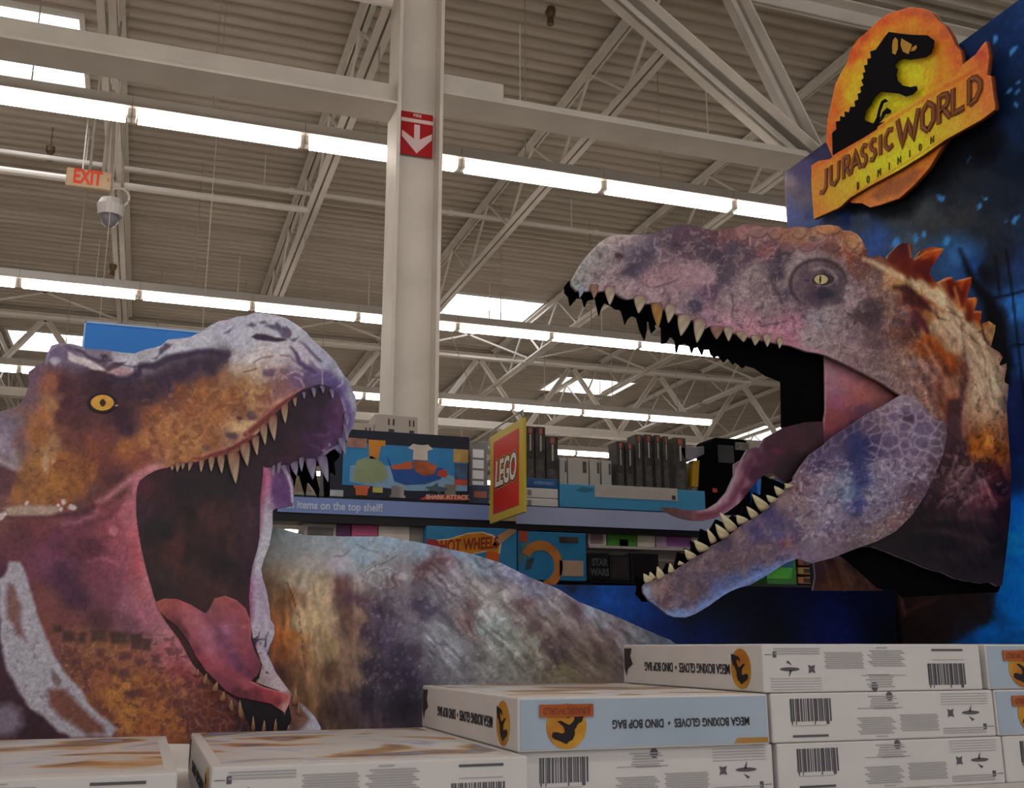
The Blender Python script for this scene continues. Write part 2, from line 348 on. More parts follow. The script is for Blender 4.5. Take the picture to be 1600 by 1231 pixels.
CART = mat('carton_white', 'cfcccb', .55, .05, 9, bump=.1)
CARTB = mat('carton_pale_blue', 'a4b4c6', .45, .1, 5)
ORG = mat('logo_orange', 'a8641c', .5, .5, 14, h2='c79a2a')
ORG2 = mat('banner_orange', 'b0662c', .5, .4, 20, h2='9c4a20')
SIL = mat('silhouette_black', '161013', .5, .1)
def art_top():
    if 'carton_art' in MATS: return MATS['carton_art']
    m = bpy.data.materials.new('carton_art'); m.use_nodes = True; nt = m.node_tree; N = nt.nodes; L = nt.links
    b = N['Principled BSDF']; b.inputs['Roughness'].default_value = .35
    tc = N.new('ShaderNodeTexCoord'); mp = N.new('ShaderNodeMapping'); mp.inputs['Scale'].default_value = (4, 5.5, 5)
    no = N.new('ShaderNodeTexNoise'); no.inputs['Scale'].default_value = 1.0; no.inputs['Detail'].default_value = 2.5; no.inputs['Distortion'].default_value = .8
    L.new(tc.outputs['Object'], mp.inputs[0]); L.new(mp.outputs[0], no.inputs[0])
    cr = N.new('ShaderNodeValToRGB'); cr.color_ramp.interpolation = 'LINEAR'
    st = [(.0, '6a86b8'), (.33, '8a9cc0'), (.37, '6a5a58'), (.41, 'a08468'), (.44, 'b98a4c'), (.47, 'cdb494'), (.5, 'cfcbca'), (.6, 'd4d0ce'), (.66, 'a9b8d0'), (.7, 'b8a898')]
    el = cr.color_ramp.elements
    while len(el) < len(st): el.new(.5)
    for e, (p, h) in zip(el, st): e.position = p; e.color = C3(h)
    L.new(no.outputs[0], cr.inputs[0]); L.new(cr.outputs[0], b.inputs['Base Color']); MATS['carton_art'] = m; return m
ART = art_top()

def rrect(cx, cz, w, h, y, mb, mi=0): mb.box(cx - w / 2, cx + w / 2, y - .0008, y + .0004, cz - h / 2, cz + h / 2, mi)
def barcode(x0, x1, z0, z1, y, parent):
    m = MB(); rnd = random.Random(3); x = x0
    while x < x1 - .003:
        w = rnd.choice([.0012, .002, .0032]); m.box(x, x + w, y - .0008, y + .0004, z0 + (.0 if rnd.random() < .9 else -.006), z1); x += w + rnd.choice([.0012, .0018, .003])
    m.build('barcode', mat('barcode_ink', '55525a', .6, .05), parent)
def dino_head_shape(cx, cz, s, y, mb, f=1, up=1):
    P = [(-.5, -.5), (-.38, -.1), (-.2, .28), (.0, .5), (.32, .46), (.5, .34), (.45, .2), (.1, .16), (.08, .0), (.34, -.08), (.3, -.2), (.05, -.18), (-.1, -.3), (-.2, -.5)]
    mb.prism([(cx + f * a * s, y, cz + up * b * s) for a, b in P], (0, .0006, 0))
def round_emblem(face, cx, cz, rw, rh, c, parent, up=1, banner=False):
    """printed round dinosaur emblem; face = function (u, v, lift) -> point"""
    n = 28
    m = MB(); m.prism([face(cx + rw * math.cos(t), cz + rh * math.sin(t), 0) for t in np.linspace(0, 2 * math.pi, n, endpoint=False)], tuple(np.array(face(0, 0, .0008)) - np.array(face(0, 0, 0))))
    e = m.build('emblem', ORG, parent)
    K = [(345, 828), (342, 710), (365, 690), (385, 620), (408, 595), (440, 570), (462, 540), (478, 500), (492, 465), (510, 455), (505, 390), (512, 350), (530, 315), (545, 275), (600, 230), (645, 170), (700, 178), (760, 185), (850, 188), (885, 215), (868, 285), (800, 312), (720, 315), (672, 350), (690, 430), (760, 465), (795, 480), (735, 515), (650, 495), (600, 490), (560, 530), (520, 590), (510, 640), (560, 660), (610, 590), (640, 600), (590, 690), (500, 740)]
    P = [((a - 640) / 330, (470 - b - .35 * (a - 600)) / 400) for a, b in K]
    m = MB(); m.prism([face(cx + a * rw * up, cz + up * b * rh * 1.1, .0009) for a, b in P], tuple(np.array(face(0, 0, .0006)) - np.array(face(0, 0, 0)))); m.build('dinosaur_silhouette', SIL, e)
    if banner:
        z0 = cz - up * rh * .45
        m = MB(); m.prism([face(cx + a * rw, z0 + b * rh, .0016) for a, b in ((-1.28, -.32), (1.28, -.32), (1.28, .32), (-1.28, .32))], tuple(np.array(face(0, 0, .0006)) - np.array(face(0, 0, 0)))); m.build('banner', ORG2, e)
    return e

def carton(x0, y0, tier, front, label, w=.545, d=.75, flip=False, side=True, z=None, group='toy cartons stacked in front of the dinosaurs'):
    z0 = T0 + tier * BH if z is None else z; z1 = z0 + BH - .001; x1 = x0 + w; y1 = y0 + d
    g = empty('toy_carton', (x0, y0, z0), label, 'box', group)
    MB().box(x0, x1, y0, y1, z0, z1).build('box_body', CART, g, bevel=.0035)
    MB().box(x0 + .02, x1 - .02, y0 + .03, y1 - .02, z1 - .0003, z1 + .0006).build('top_artwork', ART, g)
    y = y0 - .0005; cz = (z0 + z1) / 2; F = lambda u, v, l: (u, y - l, v)
    q = -1 if flip else 1; cxm = (x0 + x1) / 2
    X = lambda t: cxm + q * (t - .5) * w          # t across the face, mirrored when the carton lies upside down
    Z = lambda t: cz + q * (t - .5) * BH
    if front == 'bar':
        a, b = sorted((X(.08), X(.26))); c, e = sorted((Z(.42), Z(.88))); barcode(a, b, c, e, y, g)
        m = MB()
        for (tx, tz, tw, th) in [(.47, .66, .2, .03), (.16, .34, .15, .02)]: rrect(X(tx), Z(tz), tw * w, th * BH * .4, y, m)
        for k in range(8):
            rrect(X(.44 + .01 * (k % 3)), Z(.46 - k * .045), .15 * w, .022 * BH, y, m); rrect(X(.64 + .006 * (k % 2)), Z(.5 - k * .045), .17 * w, .022 * BH, y, m)
        for k in range(6): rrect(X(.48 + .012 * (k % 2)), Z(.9 - k * .05), (.12 - .01 * (k % 3)) * w, .022 * BH, y, m)
        for k in range(5): rrect(X(.86), Z(.93 - k * .055), .22 * w, .008 * BH, y, m)
        for k in range(3): rrect(X(.85), Z(.2 - k * .05), .2 * w, .02 * BH, y, m)
        rrect(X(.47), Z(.08), .05 * w, .02 * BH, y, m)
        m.build('small_print', mat('small_print_ink', 'a5a2a4', .6, .08, 40), g, kind='stuff')
        m = MB()
        rrect(X(.16), Z(.13), .15 * w, .045 * BH, y, m)
        m.prism([(X(.515) + .0085 * math.cos(t), y, Z(.9) + .0095 * math.sin(t)) for t in np.linspace(0, 6.28, 14, endpoint=False)], (0, -.0006, 0))
        m.prism([(X(.79) + .012 * (.5 + .5 * (k % 2)) * math.cos(k * .785), y, Z(.52) + .012 * (.5 + .5 * (k % 2)) * math.sin(k * .785)) for k in range(8)], (0, -.0006, 0))
        m.prism([(X(.94), y, Z(.28)), (X(.955), y, Z(.28)), (X(.955), y, Z(.16)), (X(.94), y, Z(.16))], (0, -.0006, 0)); rrect(X(.975), Z(.22), .03 * w, .01 * BH, y, m)
        n = 16; m.prism([(X(.885) + .024 * math.cos(t), y, Z(.52) + .004 * math.sin(t)) for t in np.linspace(0, 6.28, n, endpoint=False)], (0, -.0006, 0))
        m.prism([(X(.875), y, Z(.54)), (X(.89), y, Z(.68)), (X(.887), y, Z(.54))], (0, -.0006, 0)); m.prism([(X(.875), y, Z(.44)), (X(.9), y, Z(.38)), (X(.89), y, Z(.34))], (0, -.0006, 0))
        m.build('print_marks', mat('mark_ink', '5a585e', .6, .1), g, kind='stuff')
    else:
        MB().box(x0 + .004, x1 - .004, y0 - .0012, y0 - .0002, z0 + .004, z1 - .004).build('front_print', CARTB, g)
        y = y0 - .0018; F = lambda u, v, l: (u, y - l, v)
        round_emblem(F, x0 + .18 * w, cz - .004, .041, .0415, None, g, up=-1, banner=False)
        # banner sits near the top because the print is upside down
        MB().box(x0 + .18 * w - .055, x0 + .18 * w + .055, y - .003, y - .0015, cz + .013, cz + .036).build('banner', ORG2, g)
        text('banner_lettering', 'JURASSIC WORLD', .0175, face_front(x0 + .18 * w, y - .0032, cz + .0245, True), mat('banner_ink', '7a3a20', .5, .1), g, sx=.68, bold=.0004, ext=.0002)
        text('title_lettering', 'MEGA BOXING GLOVES  •  DINO BOP BAG', .0225, face_front(x0 + .635 * w, y - .0008, cz - .002, True), INKD, g, sx=.7, bold=.0004, ext=.0003)
        MB().prism([(x1 - .005, y, z0 + .004), (x1 - .005, y, z0 + .014), (x1 - .075, y, z0 + .014), (x1 - .082, y, z0 + .004)], (0, -.0008, 0)).build('corner_flash', mat('flash_orange', 'b8863c', .5, .2), g)
    if side:
        xx = x0 - .0006
        M = face_left(xx - .0006, y0 + d * .5, cz - .003, True)
        text('side_lettering', 'MEGA BOXING GLOVES  •  DINO BOP BAG', .03, M, INKD, g, sx=.73, bold=.0006, ext=.0003)
        G = lambda u, v, l: (xx - l, u, v)
        round_emblem(G, y0 + .085, cz - .002, .04, .042, None, g, up=-1)
        P = [(.0, .04), (-.045, .04), (-.035, .02), (-.05, .0), (-.02, -.012), (-.012, -.03), (.0, -.01)]
        MB().prism([(xx, y1 - .01 + a, cz + b) for a, b in P], (-.0008, 0, 0)).build('corner_print', mat('corner_dark', '3c3a3c', .5, .2), g)
    return g
carton(-.472, 1.815, 0, 'bar', 'white toy carton at the bottom left corner with colourful printed top', flip=True)
carton(.128, 1.88, 0, 'bar', 'white toy carton lying in front of the open tyrannosaur mouth', w=.552, flip=True)
carton(.684, 1.95, 0, 'bar', 'white barcoded toy carton directly under the pale blue titled one', w=.55, d=.72)
carton(.68, 1.935, 1, 'title', 'pale blue titled carton with round orange emblem on its front', w=.54, d=.72)
carton(1.245, 1.95, 0, 'bar', 'white barcoded toy carton, third down in the stack under the jaw', w=.575, d=.72)
carton(1.236, 1.95, 1, 'bar', 'white barcoded toy carton in the middle of the stack under the jaw', w=.572, d=.72)
carton(1.222, 1.95, 2, 'bar', 'white barcoded toy carton on top of the stack under the large jaw', w=.562, d=.68, flip=True)
carton(1.824, 1.95, 0, 'bar', 'white barcoded toy carton, lowest at the right edge of the photo', w=.56, d=.72)
carton(1.812, 1.95, 1, 'title', 'pale blue carton with orange emblem, middle one at the right edge', w=.56, d=.72)
carton(1.80, 1.95, 2, 'title', 'pale blue carton with orange emblem, topmost at the right edge', w=.56, d=.72)

# ------------------------------------------------------------ toy shelving behind
SY = 4.45
sh = empty('store_shelving', (.4, SY, 0), 'black store shelving with a blue printed strip along its top shelf', 'shelving')
SBK = mat('shelf_black', '121014', .45, .2, 10)
ZS = 2.178
MB().box(.45, 5.2, SY, SY + .62, ZS - .025, ZS - .001).build('shelf', SBK, sh)
MB().box(.45, 5.2, SY - .01, SY + .01, 2.07, ZS - .03).build('shelf_lip', SBK, sh)
MB().box(.30, 5.2, SY - .02, SY + .12, 2.062, 2.085).build('shelf_rail', SBK, sh)
MB().box(.5, 1.42, SY - .02, SY - .012, 2.1, 2.166).build('price_strip', mat('strip_blue', '7d93cc', .4, .06, 6), sh)
MB().box(1.42, 1.55, SY - .021, SY - .011, 2.1, 2.165).build('price_tag', mat('tag_yellow', 'b9a884', .5, .1), sh)
MB().box(1.55, 5.2, SY - .02, SY - .012, 2.09, 2.17).build('price_strip', mat('strip_pale', 'aab4d8', .4, .08, 6), sh)
text('strip_lettering', 'with items on the top shelf!', .047, face_front(.72, SY - .0215, 2.132), mat('strip_ink', 'c6d0ea', .5, .05), sh, sx=.85, bold=.0012)
ZR = float(aY(960, 852, SY)[2]); ZG = 1.85
for xa, xb, z in ((.45, 1.1, 1.885), (1.92, 5.2, ZR), (1.92, 5.2, ZG), (1.1, 1.92, float(aY(740, 905, SY)[2]) - .001), (.45, 5.2, 1.6), (.45, 5.2, 1.3), (.45, 5.2, .6)):
    MB().box(xa, xb, SY + .02, SY + .6, z - .012, z).build('shelf', mat('shelf_white', 'c8c0be', .5, .08) if z > 1.87 else SBK, sh)
for x in (.5, 1.7, 2.95, 4.2, 5.15): MB().box(x, x + .04, SY + .58, SY + .62, 0, 2.45).build('upright', SBK, sh)
MB().box(.45, 5.2, SY + .6, SY + .61, .2, 1.87).build('back_panel', SBK, sh)

def pbox(name, px0, py0, px1, py1, Y, d, m, label, cat='box', group=None, z0=None, bevel=.004):
    a = aY(px0, py0, Y); b = aY(px1, py1, Y); zb = z0 if z0 is not None else b[2]
    g = empty(name, (a[0], Y, zb), label, cat, group)
    MB().box(a[0], b[0], Y, Y + d, zb, a[2]).build('box_body', m, g, bevel=bevel)
    g['_w'] = 0; del g['_w']
    return g, a[0], b[0], zb, a[2]
def patch(parent, name, x0, x1, z0, z1, y, m, t=.002, poly=None):
    mb = MB()
    if poly: mb.prism([(x0 + a * (x1 - x0), y, z0 + b * (z1 - z0)) for a, b in poly], (0, -t, 0))
    else: mb.box(x0, x1, y - t, y, z0, z1)
    return mb.build(name, m, parent)
M_ = lambda h, v=.15, s=18: mat('print_' + h, h, .45, v, s)
# large toy play set box
g, x0, x1, z0, z1 = pbox('play_set_box', 515, 668, 733, 786, SY + .02, .22, M_('10182e'), 'large blue toy play set box with an orange banner, left of the red square sign', z0=ZS)
pw, ph = x1 - x0, z1 - z0; yy = SY + .02
def pp(name, u0, v0, u1, v1, h, t, poly=None, var=.15): return patch(g, name, x0 + u0 * pw, x0 + u1 * pw, z0 + (1 - v1) * ph, z0 + (1 - v0) * ph, yy, M_(h, var), t, poly)
pp('printed_sky', .1, .2, .985, .82, '2c84c0', .001)
pp('printed_sea', .15, .5, .985, .86, '7ea6c8', .0016, [(0, .25), (.2, .1), (.5, .0), (1, .1), (1, .6), (.8, .75), (.5, .95), (.2, 1), (0, .9)])
pp('printed_island', .17, .38, .42, .78, '8f9f78', .0022, [(0, .1), (.3, 0), (.8, .05), (1, .3), (.8, .8), (.5, 1), (.1, .8)])
pp('printed_ship', .4, .3, .8, .78, '1b4f9c', .0028, [(0, .9), (.1, .55), (.3, .5), (1, .6), (.98, .25), (.7, .06), (.35, 0), (.15, .1)])
pp('printed_ramp', .43, .4, .58, .56, 'c05a30', .0034, [(0, .3), (.5, .6), (1, .9), (1, .1), (.1, 0)])
pp('printed_vehicle', .58, .4, .76, .64, 'b8603a', .0034, [(0, .8), (.3, 1), (.7, .9), (1, .7), (.9, .2), (.5, 0), (.15, .3)], .5)
pp('printed_shirt', .55, .16, .73, .4, 'cfc6bb', .004, [(.2, 0), (.22, .6), (0, .7), (.2, 1), (.4, .95), (.6, .95), (.8, 1), (1, .72), (.78, .6), (.8, 0)])
pp('printed_bucket', .27, .14, .39, .42, 'd08a28', .0022, [(.1, 0), (.6, 0), (.75, .7), (1, .7), (1, 1), (0, 1)])
pp('printed_photo', .12, .13, .26, .27, 'b08070', .0026, var=.5)
pp('printed_photo', .88, .2, .99, .4, 'c9a860', .0026, var=.4)
pp('printed_photo', .89, .42, .985, .7, '4a6a90', .0026, var=.5)
pp('printed_strip', .89, .66, .985, .74, 'c04838', .003)
pp('printed_truck', .76, .52, .84, .64, 'b8402c', .0034, [(0, .2), (.2, .9), (.9, 1), (1, .3), (.7, 0)])
pp('printed_shark', .68, .72, .85, .9, '4a5a6c', .004, [(0, .6), (.3, .7), (.5, 1), (.55, .7), (1, .55), (.8, .3), (.6, .25), (.65, 0), (.5, .25), (.2, .3)])
pp('printed_tube', .82, .74, .9, .9, '7a7468', .0036)
pp('printed_tub', .18, .82, .29, .96, 'c8622c', .0036, [(.15, 0), (.85, 0), (.9, .75), (1, .75), (1, 1), (0, 1), (0, .75), (.1, .75)])
pp('printed_badge', .31, .83, .38, .91, 'b8b060', .0036)
pp('printed_photo', .43, .8, .54, .97, 'a8a0a0', .0036, [(.1, .2), (0, .2), (0, 0), (1, 0), (1, .2), (.9, .2), (.9, 1), (.1, 1)], .5)
pp('barcode_label', .02, .9, .11, .99, 'b8bec4', .003, var=.3)
pp('printed_banner', .64, .88, .985, .985, 'c24a30', .0045, [(0, 0), (.12, .5), (.25, .62), (1, 1), (1, .2), (.3, .05)])
text('banner_lettering', 'SHARK ATTACK', .027, face_front(x0 + .84 * pw, yy - .0052, z0 + .068 * ph) @ Matrix.Rotation(.03, 4, 'Z'), M_('d8b0a0', .05), g, sx=1.0, bold=.001)
# white boxes behind
for px0, px1, py, lb in ((553, 584, 660, 'low white carton peeping over the left end of the blue play set box'), (586, 622, 646, 'tall white carton behind the blue play set box, left of the pair'), (622.5, 652, 649, 'tall white carton behind the blue play set box, right of the pair')):
    g, x0, x1, z0, z1 = pbox('storage_carton', px0, py, px1, 700, SY + .34, .15, mat('old_carton', 'b5aca2', .6, .05), lb, z0=ZS, group='white cartons behind the play set box')
    patch(g, 'printed_mark', x0 + .55 * (x1 - x0), x0 + .62 * (x1 - x0), z1 - .05, z1 - .02, SY + .34, M_('7a2a24')); patch(g, 'printed_mark', x0 + .75 * (x1 - x0), x0 + .82 * (x1 - x0), z1 - .05, z1 - .02, SY + .34, M_('3a3438'))
    patch(g, 'printed_mark', x0 + .58 * (x1 - x0), x0 + .82 * (x1 - x0), z1 - .12, z1 - .07, SY + .34, M_('4a464a', .5, 60))
# clear corner packaging between the boxes
g, x0, x1, z0, z1 = pbox('window_box', 737, 757, 764, 786, SY + .05, .12, M_('3a4a68'), 'narrow dark blue box squeezed beside the red square sign', z0=ZS)
patch(g, 'printed_mark', x0 + .01, x1 - .01, z0 + .03, z0 + .06, SY + .05, M_('a86a5a'))
# flag sign
L0 = aY(768, 683, 4.4); X = L0[0]
yn = aX(820, 663, X)[1]; zt = L0[2] - .0; zb = aX(768, 818, X)[2]
l = empty('brand_flag_sign', (X, yn, zb), 'yellow flag sign with a red square and white block letters', 'sign')
MB().box(X - .006, X + .006, yn, 4.4, zb, zt).build('sign_plate', mat('flag_yellow', 'c8b13c', .45, .06, 5), l)
dy = 4.4 - yn; hh = zt - zb
MB().box(X - .008, X - .005, yn + dy * .13, 4.4 - dy * .12, zb + .09 * hh, zt - .09 * hh).build('red_square', mat('flag_red', 'cc2a14', .45, .05, 5), l)
for nm_, h, bo, off in (('letter_outline', '14100c', .0105, .0086), ('letter_rim', 'c8b040', .0135, .0083), ('sign_lettering', 'e2ded6', .0035, .0099)):
    text(nm_, 'LEGO', .155, face_left(X - off, yn + dy * .5, zb + hh * .51) @ Matrix.Rotation(.0, 4, 'Z'), M_(h, .03), l, sx=.72, shear=.18, bold=bo, space=.98, ext=.0004)
m = MB(); m.tube([(X, yn + .02, zt + .01), (X, yn + .02, zt + .035), (X, 4.9, zt + .02)], .004, 8); m.tube([(X, 4.3, zt), (X, 4.3, zt + .03)], .004, 8); m.build('hanging_bracket', GALV, l)
# right of the sign
BKB = mat('dark_case', '2a2624', .5, .35, 22, h2='454039')
def dark_case(px0, px1, py, Y, lb, grp):
    g, x0, x1, z0, z1 = pbox('tool_case_box', px0, py, px1, 780, Y, .1, BKB, lb, z0=ZS, group=grp)
    w = x1 - x0
    patch(g, 'red_label', x0 + .35 * w, x0 + .7 * w, z1 - .035, z1 - .008, Y, M_('a5584a'))
    patch(g, 'white_stripe', x0 + .45 * w, x0 + .6 * w, z1 - .12, z1 - .04, Y, M_('aaa49c'))
    patch(g, 'printed_photo', x0 + .15 * w, x0 + .8 * w, z0 + .1, z1 - .16, Y, M_('55504a', .5, 40))
for px0, px1, py, lb in ((821, 836, 665, 'leftmost dark tall box beside the yellow flag sign'), (836.5, 853, 666, 'second dark tall box right of the flag sign'), (853.5, 873, 681, 'shorter dark box at the end of the row by the flag sign')):
    dark_case(px0, px1, py, SY + .2, lb, 'dark tall boxes by the flag sign')
for k, (px0, px1, py) in enumerate(((963, 977, 689), (977.5, 992, 690), (992.5, 1006, 678), (1006.5, 1022, 678), (1022.5, 1035, 679), (1035.5, 1048, 681), (1052, 1075, 683))):
    dark_case(px0, px1, py, SY + .2, 'dark tall box in the row right of the white cartons, %s' % ['first on the left', 'second from the left', 'third from the left', 'fourth from the left', 'fifth from the left', 'sixth from the left', 'last on the right'][k], 'dark tall boxes on the top shelf')
g, x0, x1, z0, z1 = pbox('blue_carton', 822, 746, 872, 764, SY + .03, .2, M_('2c5c94'), 'flat blue carton on top of two white cartons right of the flag sign')
text('lettering', 'SUPERMARKET', .022, face_front((x0 + x1) / 2 + .01, SY + .029, (z0 + z1) / 2), M_('8fb0d8', .05), g, sx=.7)
za = z0
for k in (0, 1):
    z1 = za - k * .047; z0 = z1 - .045
    g = empty('white_carton', (x0, SY + .03, z0), 'flat white carton under the blue one, %s of the two' % ('upper', 'lower')[k], 'box', 'flat white cartons right of the flag sign')
    MB().box(x0, x1, SY + .03, SY + .23, z0, z1).build('box_body', WHITE, g, bevel=.003); patch(g, 'small_label', x0 + .005, x0 + .025, z0 + .01, z1 - .01, SY + .03, M_('8a8680'))
g = empty('white_carton', (x0, SY + .03, ZS), 'white carton resting on the shelf below the flat cartons', 'box')
MB().box(x0, x1, SY + .03, SY + .23, ZS, z0 - .002).build('box_body', WHITE, g)
for k, (a, b, t) in enumerate(((874, 887, 715), (887.5, 921, 715), (921.5, 939, 717), (940, 957, 719))):
    g, x0, x1, z0, z1 = pbox('game_carton', a, t, b, 790, SY + .22, .12, mat('pale_carton', 'aea69c', .6, .06), 'upright off-white carton behind the light blue box, %s' % ('leftmost and narrow', 'widest of the row', 'third from left', 'rightmost of the row')[k], z0=ZS, group='upright off-white cartons on the top shelf')
    patch(g, 'printed_mark', x1 - .3 * (x1 - x0), x1 - .12 * (x1 - x0), z1 - .07, z1 - .015, SY + .22, M_('5a5652', .5, 60))
g, x0, x1, z0, z1 = pbox('light_blue_box', 875, 755, 1103, 800, SY + .02, .17, mat('light_blue_box', '4797c4', .45, .06, 6), 'long light blue box with a white label on the top shelf', z0=ZS)
w = x1 - x0; patch(g, 'white_label', x0 + .23 * w, x0 + .8 * w, z0 + .055, z0 + .115, SY + .02, M_('b9b2ac', .06)); patch(g, 'barcode', x0 + .76 * w, x0 + .785 * w, z0 + .06, z0 + .08, SY + .018, M_('4c484c'))
patch(g, 'printed_mark', x0 + .1 * w, x0 + .22 * w, z0 + .075, z0 + .1, SY + .02, M_('3a7898'), .001, [(0, .3), (.5, 0), (1, .3), (1, .8), (.4, 1)])
# toy on card with yellow strap
a = aY(1078, 705, SY + .1)
g = empty('tool_toy', tuple(a), 'grey toy tool with a yellow strap standing behind the light blue box', 'toy')
b0 = aY(1085, 745, SY + .12)
MB().box(b0[0] - .045, b0[0] + .04, SY + .31, SY + .33, ZS, b0[2] + .09).build('backing_card', SBK, g)
def ring(pts, Y): return [tuple(aY(x, y, Y)) for x, y in pts]
MB().prism(ring([(1062, 700), (1072, 697), (1090, 698), (1106, 696), (1108, 706), (1096, 712), (1080, 720), (1068, 716)], SY + .2), (0, .07, 0)).build('tool_head', mat('tool_grey', '7f7d84', .4, .2, 20), g, bevel=.004)
MB().prism(ring([(1083, 719), (1093, 719), (1091, 760), (1081, 760)], SY + .21), (0, .05, 0)).build('strap', mat('strap_yellow', 'b8901c', .5, .15), g)
MB().prism(ring([(1052, 717), (1058, 706), (1066, 701), (1062, 708)], SY + .21), (0, .02, 0)).build('tip', mat('strap_yellow', 'b8901c'), g)
g, x0, x1, z0, z1 = pbox('black_case', 1115, 682, 1175, 790, SY + .1, .2, BLACK, 'big black rounded case on the top shelf behind the tongue', z0=ZS, bevel=.02)
patch(g, 'window', x0 + .02, x0 + .11, z1 - .13, z1 - .04, SY + .1, M_('2c2a2c', .4)); patch(g, 'printed_mark', x0 + .12, x0 + .2, z1 - .06, z1 - .02, SY + .1, M_('6a645e', .6, 60))
patch(g, 'red_tab', x0 - .02, x0 + .005, z0 + .12, z0 + .14, SY + .1, M_('b03a34'))
g, x0, x1, z0, z1 = pbox('blue_carton', 1182, 748, 1225, 800, SY + .05, .2, M_('2468c8'), 'bright blue carton seen between tongue and lower jaw', z0=ZS)
# lower shelf goods
def good(px0, py0, px1, py1, h, lb, z0, Y=SY + .025, nm='toy_box', parts=()):
    g, x0, x1, zb, z1 = pbox(nm, px0, py0, px1, py1, Y, .2, M_(h), lb, z0=z0)
    for (n_, u0, v0, u1, v1, hh_, poly) in parts:
        patch(g, n_, x0 + u0 * (x1 - x0), x0 + u1 * (x1 - x0), zb + (1 - v1) * (z1 - zb), zb + (1 - v0) * (z1 - zb), Y, M_(hh_, .3), .0015 + .0006 * len(n_) / 10, poly)
    return g, x0, x1, zb, z1
good(476, 816, 525, 850, 'b0a8a0', 'clear fronted pale package under the top shelf, left end', 1.885, parts=[('printed_photo', .1, .1, .9, .5, '6a6462', None), ('sheen_tint', 0, .3, 1, .42, 'e8e2dc', None)])  # pale band paints a sheen across the clear front
good(526, 817, 548, 850, '5e2a62', 'small purple package under the top shelf', 1.885)
good(550, 816, 590, 850, 'cc5a8c', 'pink package under the top shelf beside the purple one', 1.885, parts=[('printed_strip', .1, .3, 1, .4, '7a3050', None)])
good(592, 817, 640, 850, 'e0d6cc', 'cream carton under the top shelf beside the pink package', 1.885)
good(641, 822, 664, 850, '8f8a84', 'small grey carton with a slanting top left of the race track box', 1.885)
g, x0, x1, zb, z1 = good(667, 821, 808, 905, '2f7fb0', 'blue race track toy box with a flaming name banner', None, Y=SY - .04, nm='race_track_box')
w = x1 - x0; h = z1 - zb; Y = SY - .04
fl = [(0, .72), (.08, .7), (.25, .74), (.45, .86), (.62, .9), (.75, .84), (.84, .68), (.82, .5), (.74, .46), (.7, .56), (.55, .5), (.4, .38), (.25, .36), (.16, .5), (0, .56)]
patch(g, 'flame_outline', x0 + .0, x0 + w * .98, zb, z1 + .0, Y, M_('d8c8b0', .05), .001, [(a, b + (.02 if i < 7 else -.02)) for i, (a, b) in enumerate(fl)])
patch(g, 'flame_banner', x0 + .0, x0 + w * .96, zb, z1 + .0, Y, M_('d88a1c', .35), .002, fl)
patch(g, 'red_tip', x0, x0 + .16 * w, zb + .56 * h, zb + .74 * h, Y, M_('a02832'), .003, [(0, 0), (1, .1), (.7, .9), (0, 1)])
text('banner_lettering', 'HOT WHEELS', .07, face_front(x0 + .46 * w, Y - .003, zb + .65 * h) @ Matrix.Rotation(.1, 4, 'Z'), M_('8a3018', .1), g, sx=.62, shear=.2, bold=.002)
patch(g, 'orange_ramp', x0 + .62 * w, x0 + .8 * w, zb + .05 * h, zb + .55 * h, Y, M_('c4561a'), .003, [(.1, 0), (.8, 0), (1, .9), (.2, 1)])
patch(g, 'orange_track', x0 + .72 * w, x0 + w, zb + .62 * h, zb + h, Y, M_('b88a6a'), .002, [(0, .1), (.15, 0), (1, .9), (.7, 1), (.2, .6)])
g, x0, x1, zb, z1 = good(809, 829, 917, 908, '2a7cae', 'blue toy box printed with an orange loop of track', None, Y=SY - .02, nm='race_track_box')
w = x1 - x0; h = z1 - zb; Y = SY - .02
m = MB()
ts = np.linspace(-1.4, 2.6, 22); cx_, cz_ = x0 + .33 * w, zb + .3 * h
for i in range(21):
    P = lambda r, t: (cx_ + r * math.cos(t), Y, cz_ + r * math.sin(t) * 1.05)
    m.prism([P(.065, ts[i]), P(.105, ts[i]), P(.105, ts[i + 1]), P(.065, ts[i + 1])], (0, -.002, 0))
m.build('orange_loop', M_('c8803a', .3), g)
patch(g, 'red_track', x0 + .02 * w, x0 + .14 * w, zb + .78 * h, z1, Y, M_('b04a34'), .002)
patch(g, 'green_wall', x0 + .0 * w, x0 + .16 * w, zb + .3 * h, zb + .8 * h, Y, M_('5a8a90', .4), .0012, [(0, 0), (.7, .2), (1, 1), (.3, .9)])
patch(g, 'printed_car', x0 + .1 * w, x0 + .24 * w, zb + .2 * h, zb + .5 * h, Y, M_('3a4a58', .5), .003, [(0, 0), (.6, .1), (1, .9), (.2, .7)])
patch(g, 'side_picture', x0 + .6 * w, x0 + .95 * w, zb + .1 * h, zb + .42 * h, Y, M_('b89c84', .2), .002)
patch(g, 'top_window', x0 + .6 * w, x0 + .88 * w, zb + .78 * h, z1 - .02, Y, M_('4a4440', .7), .002)
for (a, b, c, lb, parts) in ((919, 948, 'e8dcd6', 'white carton with pink print under the top shelf', [('printed_photo', .1, .3, .8, .9, 'a88a8c', None)]), (949, 995, '5cb044', 'box with a green grass picture under the top shelf', [('printed_photo', 0, .5, .9, 1, '5aa43c', None), ('printed_photo', .4, .6, .7, 1, '9a6a44', None)]),
        (996, 1024, 'ece2d4', 'cream carton beside the green grass box', []), (1025, 1078, 'd0b4d0', 'carton with a purple picture under the top shelf', [('printed_photo', .3, .3, 1, .9, 'a868b4', None)]), (1079, 1130, 'ece0d6', 'cream carton behind the small lower teeth', [])):
    good(a, 826, b, 852, c, lb, ZR, parts=parts)
